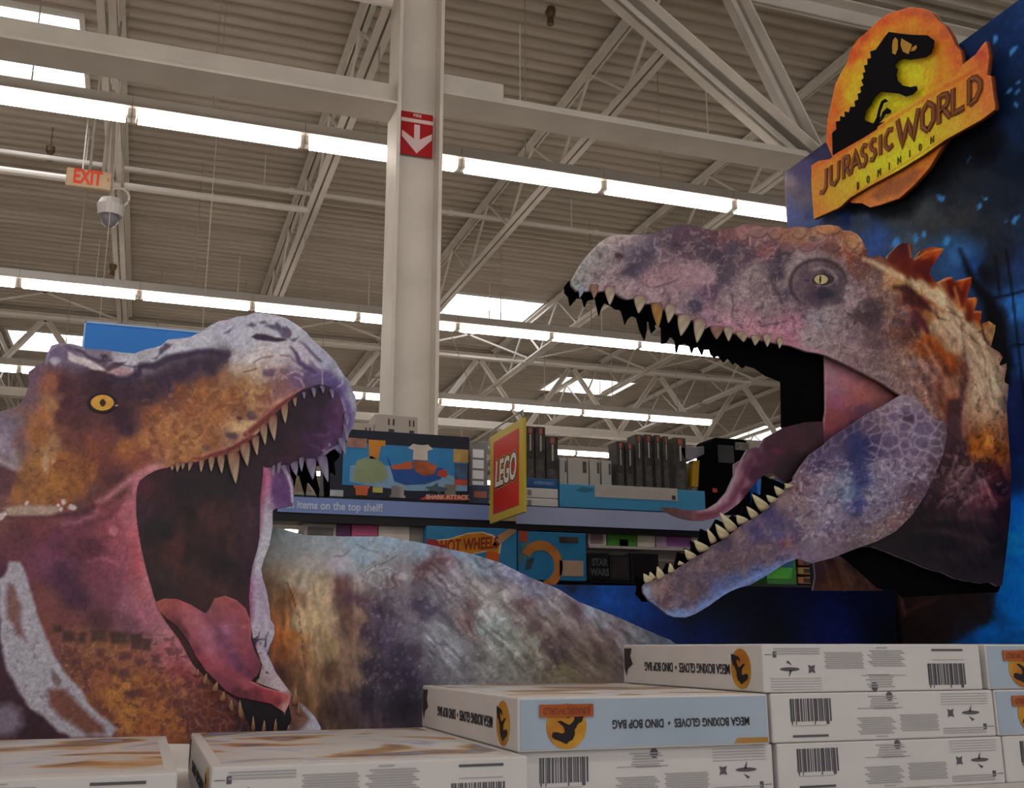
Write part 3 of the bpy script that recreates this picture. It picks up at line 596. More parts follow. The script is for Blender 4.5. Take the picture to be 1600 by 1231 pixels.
g, x0, x1, zb, z1 = good(919, 863, 952, 900, '18171a', 'black toy box with grey block letters on the second shelf', ZG)
text('lettering', 'STAR', .045, face_front(x0 + .055, SY + .021, z1 - .045), M_('5a5c60'), g, sx=.75, bold=.002); text('lettering', 'WARS', .045, face_front(x0 + .055, SY + .021, z1 - .09), M_('5a5c60'), g, sx=.75, bold=.002)
good(953, 866, 985, 900, '262224', 'dark boxed toy beside the grey lettered black box', ZG, parts=[('printed_photo', .1, .1, .9, .9, '3a3436', None)])
good(986, 864, 1030, 900, '1c1418', 'dark maroon boxed toy on the second shelf', ZG)
good(1196, 868, 1246, 920, '2c7a34', 'green boxed toy seen under the lower jaw', ZG, parts=[('printed_leaf', 0, 0, .9, .8, '4cae34', [(0, 0), (.1, .6), (.25, .3), (.35, .8), (.5, .4), (.6, 1), (.7, .5), (1, .9), (.9, 0)]), ('printed_strip', .4, 0, .9, .4, '1f5a80', None)])
for k, (t, h) in enumerate(((872, '8a4a34'), (886, 'a8843a'), (901, 'a86a4a'))):
    zz = aY(1255, t + 12, SY + .06)[2] + .0
    good(1247, t, 1290, t + 12, h, 'small %s window box under the lower jaw' % ('brown', 'yellow', 'orange')[k], zz, parts=[('printed_photo', .2, .2, .8, .8, '3a2c20', None)])
g, x0, x1, z0, z1 = pbox('clear_plastic_package', 736, 688, 762, 786, SY + .2, .05, mat('grey_plastic', '8f8c8a', .2, .1), 'grey clear plastic package with painted white reflections beside the play set box', z0=ZS)
for k in range(4): patch(g, 'painted_reflection', x0 + .1 * (x1 - x0), x1 - .25 * (x1 - x0), z0 + .09 + .05 * k, z0 + .13 + .05 * k, SY + .2, M_('f4f2f4', .04))  # white patches paint the bright reflections seen in the clear plastic
# ------------------------------------------------------------ printed cardboard: painting on dense cut-out panels
def _h(ix, iy, seed):
    n = (ix.astype(np.int64) * 374761393 + iy.astype(np.int64) * 668265263 + seed * 974634777) & 0x7fffffff
    n = (n ^ (n >> 13)) * 1274126177 & 0x7fffffff
    return ((n ^ (n >> 16)) & 0xffff) / 65535.0
def vnoise(x, y, seed=0):
    ix = np.floor(x).astype(np.int64); iy = np.floor(y).astype(np.int64); fx = x - ix; fy = y - iy
    u = fx * fx * (3 - 2 * fx); v = fy * fy * (3 - 2 * fy)
    a = _h(ix, iy, seed); b = _h(ix + 1, iy, seed); c = _h(ix, iy + 1, seed); d = _h(ix + 1, iy + 1, seed)
    return (a * (1 - u) + b * u) * (1 - v) + (c * (1 - u) + d * u) * v
def fbm(x, y, seed=0, oc=4):
    s = 0; a = 1; t = 0
    for k in range(oc): s = s + a * vnoise(x * 2 ** k + 17 * k, y * 2 ** k, seed + k); t += a; a *= .55
    return s / t
def cells(x, y, seed=0):
    """distance difference of nearest two cell points: small on the creases"""
    ix = np.floor(x).astype(np.int64); iy = np.floor(y).astype(np.int64)
    d1 = np.full(x.shape, 9.0); d2 = np.full(x.shape, 9.0)
    for i in (-1, 0, 1):
        for j in (-1, 0, 1):
            cx = ix + i; cy = iy + j; px = cx + _h(cx, cy, seed) ; py = cy + _h(cx, cy, seed + 9)
            d = np.hypot(px - x, py - y); d2 = np.where(d < d1, d1, np.minimum(d2, d)); d1 = np.minimum(d1, d)
    return d2 - d1, d1
def segd(x, y, pts, closed=True, w=None):
    """distance to polyline and, for open lines, the local width"""
    n = len(pts); best = np.full(x.shape, 1e9); bw = np.zeros(x.shape); bx = np.zeros(x.shape); by = np.zeros(x.shape)
    for i in range(n if closed else n - 1):
        ax, ay = pts[i]; cx, cy = pts[(i + 1) % n]; dx, dy = cx - ax, cy - ay; L = dx * dx + dy * dy + 1e-9
        t = np.clip(((x - ax) * dx + (y - ay) * dy) / L, 0, 1); qx = ax + t * dx; qy = ay + t * dy
        d = np.hypot(x - qx, y - qy); m = d < best; best = np.where(m, d, best); bx = np.where(m, qx, bx); by = np.where(m, qy, by)
        if w is not None: bw = np.where(m, w[i] + (w[min(i + 1, n - 1)] - w[i]) * t, bw)
    return best, bw, bx, by
def inside(x, y, pts):
    r = np.zeros(x.shape, bool); n = len(pts)
    for i in range(n):
        ax, ay = pts[i]; bx, by = pts[(i + 1) % n]
        if ay == by: continue
        r ^= ((ay > y) != (by > y)) & (x < (bx - ax) * (y - ay) / (by - ay) + ax)
    return r
def rgb(h): return np.array([int(h[i:i + 2], 16) / 255 for i in (0, 2, 4)])

class Paint:
    def __init__(s, x, y, warp=6, seed=1):
        s.x, s.y = x, y; s.seed = seed
        s.wx = x + (fbm(x / 22, y / 22, seed) - .5) * warp * 4; s.wy = y + (fbm(x / 22, y / 22, seed + 50) - .5) * warp * 4
    def base(s, pts, p=3.2, soft=5.0):
        A = 0; Wt = 0
        for (px, py, h) in pts:
            w = 1 / ((s.wx - px) ** 2 + (s.wy - py) ** 2 + soft ** 2) ** (p / 2)
            A = A + w[:, None] * rgb(h); Wt = Wt + w
        s.c = A / Wt[:, None]; return s
    def flat(s, h): s.c = np.tile(rgb(h), (len(s.x), 1)); return s
    def mix(s, m, h):
        col = rgb(h) if isinstance(h, str) else h
        s.c = s.c * (1 - m[:, None]) + col * m[:, None]; return s
    def poly(s, pts, h, f=1.5, o=1.0, warp=True):
        x, y = (s.x * .6 + s.wx * .4, s.y * .6 + s.wy * .4) if warp else (s.x, s.y)
        d, _, _, _ = segd(x, y, pts); sd = np.where(inside(x, y, pts), d, -d)
        return s.mix(np.clip(sd / f * .5 + .5, 0, 1) * o, h)
    def line(s, pts, w, h, f=.8, o=1.0, warp=False):
        x, y = (s.wx, s.wy) if warp else (s.x, s.y)
        if not isinstance(w, (list, tuple)): w = [w] * len(pts)
        d, bw, _, _ = segd(x, y, pts, False, w)
        return s.mix(np.clip((bw - d) / f * .5 + .5, 0, 1) * o, h)
    def blob(s, px, py, rx, ry, h, o=.8, rot=0, f=.5):
        c_, s_ = math.cos(rot), math.sin(rot); dx, dy = s.wx - px, s.wy - py
        r = np.hypot((dx * c_ + dy * s_) / rx, (-dx * s_ + dy * c_) / ry)
        return s.mix(np.clip((1 - r) / f, 0, 1) * o, h)
    def grain(s, sx, sy, amt, seed=3, oc=4, mask=None, rot=0):
        u = s.wx * math.cos(rot) + s.wy * math.sin(rot); v = -s.wx * math.sin(rot) + s.wy * math.cos(rot)
        n = (fbm(u / sx, v / sy, seed, oc) - .5) * 2 * amt
        if mask is not None: n = n * mask
        s.c = np.clip(s.c * (1 + n[:, None]), 0, 1); return s
    def cracks(s, size, w, h, o, seed=5, mask=None, sy=1.0):
        e, _ = cells(s.wx / size, s.wy / (size * sy), seed)
        m = np.clip((w - e) / w, 0, 1) * o
        if mask is not None: m = m * mask
        return s.mix(m, h)
    def spots(s, size, thr, h, o, seed=8, oc=3, sy=1.0, f=.06, mask=None):
        n = fbm(s.wx / size, s.wy / (size * sy), seed, oc); m = np.clip((n - thr) / f, 0, 1) * o
        if mask is not None: m = m * mask
        return s.mix(m, h)
    def reg(s, x0, x1, y0, y1, f=12):
        return np.clip((s.x - x0) / f, 0, 1) * np.clip((x1 - s.x) / f, 0, 1) * np.clip((s.y - y0) / f, 0, 1) * np.clip((y1 - s.y) / f, 0, 1)

def panel(name, outline, place, paint, step=2.0, thick=.006, normal=(0, -1, 0), parent=None, gain=1.0, m=None, edge=None, relief=None, **t):
    """cut-out board: a dense grid trimmed to the outline, printed front, plain back and edge"""
    o = np.array(outline, float); x0, y0 = o.min(0) - step; x1, y1 = o.max(0) + step
    nx = int((x1 - x0) / step) + 2; ny = int((y1 - y0) / step) + 2
    gx, gy = np.meshgrid(x0 + np.arange(nx) * step, y0 + np.arange(ny) * step, indexing='ij'); gx = gx.ravel(); gy = gy.ravel()
    ins = inside(gx, gy, outline); I = ins.reshape(nx, ny)
    cell = I[:-1, :-1] | I[1:, :-1] | I[1:, 1:] | I[:-1, 1:]
    ci, cj = np.nonzero(cell); idx = lambda i, j: i * ny + j
    F = np.stack([idx(ci, cj), idx(ci + 1, cj), idx(ci + 1, cj + 1), idx(ci, cj + 1)], 1)
    used = np.unique(F); out = used[~ins[used]]
    _, _, bx, by = segd(gx[out], gy[out], outline); gx[out] = bx; gy[out] = by
    # sharp corners of the outline get the nearest trimmed vertex
    for (px, py) in outline:
        k = out[np.argmin((gx[out] - px) ** 2 + (gy[out] - py) ** 2)]
        if (gx[k] - px) ** 2 + (gy[k] - py) ** 2 < (1.5 * step) ** 2: gx[k], gy[k] = px, py
    rm = np.full(nx * ny, -1); rm[used] = np.arange(len(used)); F = rm[F]; X = gx[used]; Y = gy[used]
    A = place(X, Y)
    if relief is not None: A = A + np.array(normal) * relief(X, Y)[:, None]
    n = len(A); B = A - np.array(normal) * thick
    if relief is not None: B = place(X, Y) - np.array(normal) * thick
    E = np.concatenate([F[:, [0, 1]], F[:, [1, 2]], F[:, [2, 3]], F[:, [3, 0]]]); key = np.sort(E, 1); key = key[:, 0] * n + key[:, 1]
    u, fi, cnt = np.unique(key, return_index=True, return_counts=True); be = E[fi[cnt == 1]]
    side = np.stack([be[:, 1], be[:, 0], be[:, 0] + n, be[:, 1] + n], 1)
    faces = np.concatenate([F, F[:, ::-1] + n, side]).astype(np.int32)
    a, b, c = A[F[0, 0]], A[F[0, 1]], A[F[0, 2]]
    if np.dot(np.cross(b - a, c - a), np.array(normal)) < 0: faces = faces[:, ::-1].copy()
    me = bpy.data.meshes.new(name); V = np.concatenate([A, B]).astype(np.float32)
    me.vertices.add(len(V)); me.vertices.foreach_set('co', V.ravel())
    me.loops.add(faces.size); me.loops.foreach_set('vertex_index', faces.ravel())
    me.polygons.add(len(faces)); me.polygons.foreach_set('loop_start', np.arange(len(faces), dtype=np.int32) * 4)
    me.polygons.foreach_set('loop_total', np.full(len(faces), 4, np.int32))
    mi = np.zeros(len(faces), np.int32); mi[len(F):2 * len(F)] = 1; mi[2 * len(F):] = 2
    me.materials.append(m or colmat('printed_card')); me.materials.append(CARDB); me.materials.append(edge or mat('card_edge', '8a8088', .8, .1, 20))
    me.update(calc_edges=True); me.polygons.foreach_set('material_index', mi)
    col = np.clip(paint(X, Y), 0, 1); col = np.where(col <= .04045, col / 12.92, ((col + .055) / 1.055) ** 2.4) * np.array(gain)
    at = me.color_attributes.new('print', 'FLOAT_COLOR', 'POINT')
    full = np.ones((2 * n, 4), np.float32); full[:n, :3] = np.clip(col, 0, .9); full[n:, :3] = np.clip(col, 0, .9)
    at.data.foreach_set('color', full.ravel()); me.validate()
    ob = bpy.data.objects.new(name, me); link(ob, parent); return tag(ob, **t)
def onY(Yd):
    def f(x, y):
        r = (x - 800) / FPX; u = -(y - 615.5) / FPX; fw = math.cos(PITCH) - u * math.sin(PITCH); up = math.sin(PITCH) + u * math.cos(PITCH)
        D = np.stack([r * math.cos(YAW) + fw * math.sin(YAW), -r * math.sin(YAW) + fw * math.cos(YAW), up], 1)
        P = CAM + D * (Yd / D[:, 1])[:, None]
        if Yd > 2: P[:, 2] = np.maximum(P[:, 2], T0 + .001)     # nothing reaches below the stand top
        return P
    return f
def onX(Xd):
    g = onY(1.0)
    def f(x, y):
        D = g(x, y) - CAM; return CAM + D * (Xd / D[:, 0])[:, None]
    return f
def tooth(a, b, tip, Y, parent, c0='6a4a38', c1='b0a080', c2='cfc6ac', flat_=.5, gain=1.0, name='tooth'):
    """curved pointed tooth standing proud of its board; a, b root corners, tip in photo pixels"""
    a, b, tip = (np.array(q, float) for q in (a, b, tip)); mid = (a + b) / 2; ax = tip - mid; w = np.linalg.norm(b - a) / 2
    n = 10; k = 10; V = []; col = []; f = onY(Y)
    side = (b - a) / (2 * w); R0, R1, R2 = rgb(c0), rgb(c1), rgb(c2)
    for i in range(n):
        t = i / (n - 1); c = mid + ax * t + side * (np.dot(ax, side) * .0) ; ww = w * (1 - t ** 1.7) ** .9 * (1 if t > .12 else .86 + t) + .25
        for j in range(k):
            th = 2 * math.pi * j / k; p = c + side * ww * math.cos(th); P = f(np.array([p[0]]), np.array([p[1]]))[0]
            P = P + np.array([0, -1, 0]) * (ww * .0017 * flat_ * (1 + math.sin(th)))
            V.append(P); cc = R0 * (1 - t / .25) + R1 * t / .25 if t < .25 else R1 * (1 - (t - .25) / .75) + R2 * (t - .25) / .75
            cc = cc * (.93 + .07 * math.sin(7 * th + 9 * t)); col.append([lin(float(q)) * gain for q in np.clip(cc, 0, 1)] + [1])
    F = [(i * k + j, i * k + (j + 1) % k, (i + 1) * k + (j + 1) % k, (i + 1) * k + j) for i in range(n - 1) for j in range(k)] + [tuple(range(k)), tuple((n - 1) * k + j for j in range(k))]
    me = bpy.data.meshes.new(name); me.from_pydata([tuple(v) for v in V], [], F); me.materials.append(colmat('tooth_enamel', .4, .06, 90))
    bm = bmesh.new(); bm.from_mesh(me); bmesh.ops.recalc_face_normals(bm, faces=bm.faces); bm.to_mesh(me); bm.free()
    me.polygons.foreach_set('use_smooth', [True] * len(me.polygons))
    at = me.color_attributes.new('print', 'FLOAT_COLOR', 'POINT'); at.data.foreach_set('color', np.array(col, np.float32).ravel())
    o = bpy.data.objects.new(name, me); return link(o, parent)
def pts(s):
    return [(float(a), float(b), c) for a, b, c in (q.split(',') for q in s.split())]
A_ = lambda p: cv(p, 0, 480, .1875); B_ = lambda p: cv(p, 280, 480, .1875); C_ = lambda p: cv(p, 380, 560, .195)
D_ = lambda p: cv(p, 0, 700, .1625); E_ = lambda p: cv(p, 200, 680, .17868); F_ = lambda p: cv(p, 0, 880, .22746); G_ = lambda p: cv(p, 240, 900, .20305)
H_ = lambda p: cv(p, 400, 800, .4)
GAIN = 1.9      # printed white against the light reaching it
G_HEAD = (1.95, 1.93, 2.1); G_BODY = (1.75, 1.85, 1.95); G_SKULL = (1.45, 1.27, 1.08); G_JAW = (1.5, 1.42, 1.25); G_BOARD = (2.1, 2.25, 2.5)

# ---------------- tyrannosaur standee
TY = 2.78
tr = empty('tyrannosaur_cutout', (.3, TY, T0), 'cardboard tyrannosaur with wide open jaws, yellow eye and printed pale shoulder', 'cardboard cutout')
body = H_([(-160, 60), (-40, 40), (60, 50), (120, 70), (190, 90), (340, 95), (500, 95), (620, 115), (760, 145), (850, 165), (960, 200), (1060, 250), (1180, 300), (1260, 350), (1400, 405), (1480, 440), (1560, 475), (1620, 500), (1700, 560), (1700, 960), (-160, 960)])
def paint_body(x, y):
    p = Paint(x, y, 4, 11)
    hp = []
    for q in pts('60,60,5c6466 150,110,70757c 250,110,7c8490 400,110,7c98b0 520,120,7f9ab4 650,140,7790ac 780,160,6c86a4 100,170,6e6e6e 200,200,8a8480 330,210,94909a 420,180,7e97ac 100,240,7d6c5c 180,260,8d7f6e 60,300,604634 260,280,97846c 330,290,5a3a3c 360,340,4a3038 400,290,80706a 450,230,908e92 450,260,7d7a7c 520,230,76747c 540,260,5c4a4c 600,240,7f7c82 580,300,6b6068 640,240,5a4044 680,220,5a4046 720,200,6b565c 760,185,6c5660 690,260,6a5f66 800,230,807a84 760,270,857e86 120,340,6b4428 100,420,7a4a28 80,480,8a4a22 140,480,8c5426 120,560,7a4424 180,560,7c5638 100,620,4a2a22 160,620,5a3c28 170,440,9a8466 220,400,9c8464 260,360,9d876a 300,420,9a8468 260,480,8d7658 300,540,8a7052 240,560,8a7054 220,640,7a5a40 290,620,4f3828 320,680,6a5040 200,760,6a4a32 300,760,3a2824 340,740,46343a 380,640,6c5648 350,560,6f5648 380,480,6a4e42 350,420,5c4038 400,400,7a6050 420,360,4a3440 400,540,6c5446 430,480,3c2c3a 450,600,2c2230 430,720,2a2230 480,400,352a3e 500,500,3a3048 540,420,463c4e 560,560,2d2640 520,640,2a2236 600,640,282038 580,740,1e1a28 620,560,3a3044 620,480,5f5868 560,340,56505c 640,360,3a3248 680,380,3c3650 600,400,665c68 640,300,5a525c 700,330,6c6872 700,440,6f6c7a 680,500,7c7a86 720,520,70707c 760,560,7e7e88 660,580,5c5864 740,480,66666f 800,520,7a7880 780,340,6c666a 850,280,776f70 850,360,5c4c4c 820,430,5f4c4a 860,500,6e625e 900,320,86807e 960,340,8a8682 900,400,8c8c8c 930,440,8a9596 980,460,848a86 900,470,88908f 950,520,82847e 1000,540,7a7c74 900,580,70706c 1000,600,6f6c64 1080,560,6f6c60 1100,500,746f66 1040,420,7c6f68 1060,360,5a4444 1000,300,8a8086 1040,300,7b7686 1100,440,5a4646 1140,500,4c3a38 1180,560,443434 1150,440,7c7068 1200,480,5a4844 1240,540,64564e 1150,360,847c80 1100,300,72708c 1000,240,6b6b92 1050,270,5f5f8a 900,200,757f9c 860,180,7084a0 1250,400,524048 1200,420,7c7270 1300,460,6c5c58 1300,380,6a7086 1350,420,70707c 1400,460,665a60 1300,540,54423c 1380,520,5c4a48 1420,500,726a6c 1460,560,5a4a4c 1350,600,66584c 1200,620,6c6248 1480,480,6c6c78 1560,500,60687c 1640,540,566078'):
        hp.append((400 + q[0] * .4, 800 + q[1] * .4, q[2]))
    p.base(hp, 3.4, 4)
    m = p.reg(550, 900, 830, 1100, 20)
    p.spots(5, .6, 'a8a6ac', .22, 21, 4, mask=m); p.spots(9, .62, '3c2c34', .3, 31, 4, mask=m, f=.08)
    p.grain(7, 22, .28, 41, 4, p.reg(400, 620, 880, 1160, 20)); p.grain(6, 5, .12, 43, 5); p.grain(5, 34, .5, 44, 4, p.reg(640, 1060, 850, 1070, 30), -.75); p.grain(7, 60, .3, 46, 4, p.reg(400, 640, 900, 1160, 30), -.12)
    for a, b in (((520, 870), (548, 858)), ((556, 850), (590, 862)), ((575, 884), (620, 868))): p.line([a, ((a[0] + b[0]) / 2 + 3, (a[1] + b[1]) / 2 + 4), b], .7, '3a2e34', 1, .6)
    p.line(H_([(120, 275), (140, 320), (155, 370)]), .9, '241a1c', .8, .9)
    for k in range(7): p.line(H_([(165 + 4 * k, 395 + 32 * k), (169 + 4 * k, 412 + 32 * k)]), .8, '241a1c', .8, .8)
    for k in range(9): p.line(H_([(980 + 60 * k, 300 + 26 * k), (1080 + 56 * k, 420 + 26 * k), (1160 + 40 * k, 560 + 16 * k)]), [1, 2.6, 1.2], ('4a3a3e', '8d868a', '57454a')[k % 3], 4, .35, True)
    for k in range(6): p.line(H_([(430 + 12 * k, 250 - 6 * k), (470 + 16 * k, 230), (500 + 12 * k, 290)]), .6, 'b6b6bc' if k % 2 else '3c343a', 1, .5, True)
    r_ = p.c[:, 0]; p.c[:, 2] -= np.maximum(p.c[:, 2] - r_, 0) * .35; p.c[:, 1] -= np.maximum(p.c[:, 1] - r_ - .02, 0) * .5
    e = H_([(415, 280), (430, 230), (470, 205), (460, 240), (440, 270), (490, 300)])
    p.line(e, [1.5, 3, 2, 1.5, 1, 1], 'a09a9c', 2, .7); p.line(e[:4], .6, '2a2028', .8, .7)
    p.blob(632, 899, 12, 7, 'a8a4a8', .7); p.blob(668, 881, 26, 6, '4a3038', .7, -.45); p.blob(690, 876, 16, 5, '4c3034', .6, -.5)
    return p.c
panel('body', body, onY(TY + .05), paint_body, 2.2, .01, parent=tr, gain=G_BODY)

head = [(-80, 668), (-40, 655)] + A_([(0, 870), (60, 850), (150, 820), (200, 760), (215, 730), (240, 640), (235, 540), (300, 490), (370, 460), (380, 400), (410, 360), (430, 320), (500, 298), (600, 305), (680, 325), (715, 345), (880, 355), (1000, 375), (1120, 385), (1200, 355), (1290, 335), (1340, 320), (1400, 270), (1550, 255), (1590, 245)]) + \
    B_([(100, 245), (190, 200), (260, 150), (330, 115), (400, 105), (470, 80), (560, 70), (620, 48), (700, 48), (800, 65), (900, 95), (1000, 160), (1060, 210), (1130, 290), (1230, 375), (1300, 450), (1370, 560), (1420, 620), (1440, 690), (1470, 740), (1480, 860), (1450, 990), (1415, 1060)]) + \
    C_([(800, 700), (785, 765), (735, 722), (700, 740), (665, 770), (600, 815), (480, 820), (370, 850), (380, 930), (400, 980), (405, 1100), (398, 1180)]) + \
    E_([(1440, 560), (1420, 620), (1290, 640), (1265, 660), (1265, 800), (1240, 950), (1190, 1080), (1165, 1170)]) + \
    G_([(840, 20), (870, 110), (890, 230), (900, 340), (930, 380), (930, 450), (900, 530), (882, 610), (940, 740), (1020, 850), (1110, 960), (1170, 1000), (1240, 1080), (1285, 1160), (1300, 1290)]) + [(-80, 1162)]
head_pts = '''300,540,9a9fae 340,515,98a2b6 400,500,9aa2b4 450,505,99a4b8 500,545,8e9ab0 530,580,8590a8 545,625,7d83a0 550,660,6a6a90 552,690,5c5880
60,555,4a4050 85,545,6a6078 110,550,5d5268 140,555,6b6478 200,570,9fa4b0 250,560,a0a6b4 280,545,a5abb8 320,535,a0a8b6 360,520,98a4b8
100,600,3a2028 150,590,35202c 200,610,331f2c 230,620,30202c 280,590,2c2030 330,572,2c2230 350,560,352836 300,575,30243a 260,600,33243a
160,600,2c1820 130,630,3f262c 190,650,2e1a24 120,660,4a2b2c 160,680,5b3430 110,690,54302c 200,670,32202c 105,630,3c2028 95,650,45262a 140,610,38222a
80,600,7a4a38 75,650,8a5a36 60,680,80522f 30,690,5d4444 10,665,655a66 0,700,6d6674 45,615,5d4850 52,590,5a4656 85,630,8a6440 80,700,97714d 60,720,8a5f33 100,720,7a4a2a 40,740,7d5430 90,750,875a2c 120,760,7c4e26 140,740,74472a 30,770,7a5030 60,770,80552e 110,775,75492a -60,720,6c6474 0,680,6b6270 15,720,7c7478 0,740,4c3438 -10,760,45303a 10,760,4a3038 20,745,5a3c34
150,700,643628 200,700,7c4c2c 230,690,8c5c36 210,720,6d3c2c 170,730,5a302c 180,760,4c2b2c 185,745,40222a 150,770,543430 130,790,4a3030
240,640,7a4a30 260,670,8a5a36 300,640,7e4d30 280,610,6a3d28 320,610,7c4a2a 340,650,8a5a34 330,600,66402c 360,620,80502c 350,590,7a5540 300,690,95683e 280,700,8a6038 330,690,7a4c2e 250,700,7f5236 310,715,86583a 230,720,6a3a30
370,562,a09aa0 400,560,a8a4a2 430,565,a09a98 370,575,9a8a7a 400,580,a08c78 430,580,8f7a72 380,600,80603f 400,620,98754c 440,600,6a4a48 450,620,7a5450 400,650,97704c 420,640,7a5240 430,660,8a5c4c 380,640,6a4432 395,660,6b4c44 370,670,a58660 390,680,b09678 360,685,7a5a4a 405,690,6a4038 460,590,5a4660 480,600,463650 470,560,9a97a6 490,580,55486a 510,590,4c4068 520,605,413560 500,560,8e96ac 440,545,a7a5a8 470,620,6c4c55 380,530,9aa4b6
240,730,a06c6c 220,760,955c66 200,800,8a5058 215,830,93525a 180,830,7e404a 160,800,6c3640 140,790,5c3038 120,820,5a303f 90,850,532c3c 140,860,4a2530 60,830,5a2f34 70,870,5c3346 40,840,4a2a30 200,870,7f444f 225,880,8c474c 180,880,6e3a48 150,900,5f333f 100,900,3c2234 120,930,3a2232 170,930,5e3642 200,940,7a4c5a 225,930,8a4f56 230,960,85525c 200,975,5c3a44 160,970,40262c 250,990,80545c 265,1020,84484e 290,1050,6c3034 -60,850,4a2a34 0,900,3a2030 20,900,5a3034
100,965,5a3434 120,1000,6a4434 150,1010,6c4632 180,1010,70482f 200,1030,6a4030 130,1040,5f3828 170,1050,6f3f2a 190,1060,7a4e2a 180,1090,84542a 200,1110,8a5c2c 230,1080,6c3c24 250,1110,84502a 260,1130,7c4a26 230,1130,784426 150,1110,5f3424 120,1090,6a4630 100,1070,5d3828 120,1120,5e3630 150,1140,50302a 280,1090,58302a 300,1120,4c2824 330,1100,54281f 350,1130,4a2420 80,980,603830 70,940,5c3634 95,1020,5c3830 380,1140,2a1a20 420,1130,26181e 400,1150,2a1c20
0,1000,2e1a24 -60,1050,2e1a24 10,1100,2a1820 50,1130,28181f 30,1050,2e1a24 80,1150,2c1a20
440,720,50354e 450,740,583c5a 440,770,4c3254 455,790,4a3050 420,750,8a5c74 415,770,86707e 412,800,8c8898 418,840,9496a4 410,880,9092a0 400,920,8a7c92 405,950,8d8496 425,990,948e9e 410,1010,8d8898 420,1040,948c92 440,1070,958a8a 405,1060,8a7a7c 450,1090,8c7c7c 475,1110,5a4038 460,1125,4c3430 490,1130,98a0b4 500,1140,8a96ac'''
def paint_head(x, y):
    p = Paint(x, y, 4, 2).base(pts(head_pts), 3.6, 4)
    br = p.reg(215, 440, 590, 735, 18)
    p.spots(11, .56, '5a3424', .5, 12, 4, f=.07, mask=br); p.spots(8, .6, 'a8825a', .35, 22, 4, f=.1, mask=br)
    p.grain(16, 30, .2, 33, 4, p.reg(-90, 215, 640, 800, 15)); p.spots(7, .62, '4c2a20', .4, 24, 4, mask=p.reg(40, 210, 690, 800, 12))
    # snow white crown band and its dark nicks
    p.poly(A_([(560, 360), (640, 400), (720, 420), (800, 460), (870, 500), (890, 530), (800, 520), (700, 480), (600, 450), (565, 420)]), 'a8a09e', 1.6)
    p.poly(A_([(890, 545), (960, 490), (1060, 500), (1140, 540), (1100, 590), (1000, 590)]), '8f767a', 2)
    p.line(A_([(590, 345), (690, 370), (730, 410), (820, 450), (930, 440)]), [1, 2.2, 3, 3, 1], '3f3240', 1.4, .9)
    p.poly(A_([(830, 400), (880, 395), (910, 430), (850, 430)]), '352a3a', 1.2); p.poly(A_([(880, 520), (940, 460), (1050, 450), (1000, 490), (920, 530)]), '4a3844', 1.4)
    p.blob(*A_([(480, 380)])[0], 17, 12, '584c64', .85); p.blob(*A_([(465, 440)])[0], 12, 7, '9c9cac', .8); p.line(A_([(385, 470), (390, 420), (420, 350), (500, 305), (620, 310), (700, 350)]), 1.3, '8a86a0', 1.5, .8)
    p.poly(A_([(1255, 430), (1300, 425), (1360, 370), (1440, 310), (1380, 300), (1320, 350), (1310, 400)]), '4a4050', 1.6)
    p.line(A_([(900, 600), (1060, 600), (1150, 560), (1170, 490), (1290, 490), (1400, 430), (1600, 390)]) + B_([(150, 375), (280, 370), (400, 395)]), [4, 5, 6, 5, 6, 6, 5, 5, 5, 3], '2c2236', 3, .95)
    p.poly(A_([(1290, 490), (1420, 425), (1600, 385)]) + B_([(260, 368), (400, 400), (350, 440), (200, 470), (0, 560)]) + A_([(1300, 700), (1180, 620)]), '30222e', 9, .75)
    for q in (((1120, 490), (1130, 600), (1190, 650)), ((960, 470), (1120, 500), (1260, 480))): p.line(A_(q), 1.3, '2b1f30', 1.5, .7)
    # nostril and broken plates on the snout
    p.poly(B_([(600, 245), (640, 220), (720, 225), (800, 250), (880, 260), (900, 275), (820, 290), (720, 280), (640, 270)]), '2f2232', 1.3, 1, False)
    for q in ([(560, 150), (600, 120), (650, 150), (600, 165)], [(665, 125), (720, 122), (740, 145), (690, 145)], [(720, 160), (800, 150), (820, 130), (860, 170), (900, 150), (940, 210), (920, 250), (860, 240), (820, 190), (760, 180)], [(370, 220), (430, 180), (450, 170), (420, 215)], [(910, 255), (1000, 250), (960, 280)]):
        p.poly(B_(q), '43394e', 1.6, .85)
    p.line(B_([(930, 330), (980, 390), (1000, 460), (1060, 500), (1130, 540)]), [1.5, 3, 4, 4, 2], '3a2a48', 2, .85); p.line(B_([(1000, 280), (1050, 320), (1100, 380), (1180, 450)]), [1, 2, 3, 2], '413650', 1.6, .85)
    p.poly(B_([(940, 320), (1010, 300), (1080, 370), (1140, 440), (1160, 490), (1080, 440), (990, 390)]), '9a96a4', 1.8, .85)
    p.line(B_([(1130, 470), (1190, 510), (1195, 640)]), .8, 'a89aac', 1, .8); p.line(B_([(1330, 520), (1365, 590), (1360, 640), (1320, 665)]), 1, '9a92a8', 1, .8)
    p.blob(*B_([(760, 560)])[0], 13, 10, '503c4c', .85); p.blob(*B_([(860, 540)])[0], 12, 7, '5c4450', .8)
    for q in ([(790, 600), (800, 550), (830, 530)], [(860, 600), (870, 570), (900, 590)], [(900, 560), (970, 530), (1030, 560)], [(960, 580), (1010, 600), (1040, 660)], [(620, 460), (690, 420), (780, 410)], [(540, 540), (640, 515)], [(850, 400), (930, 410), (960, 450)]):
        p.line(B_(q), 1.1, 'a89aa0' if q[0][1] > 545 else '5a3c38', 1.2, .75)
    p.line(B_([(680, 820), (760, 830), (820, 790), (930, 740), (1000, 700)]), [2, 3, 3, 2, 1], 'a8806c', 3, .7); p.blob(*B_([(710, 760)])[0], 14, 8, '6a3c34', .7)
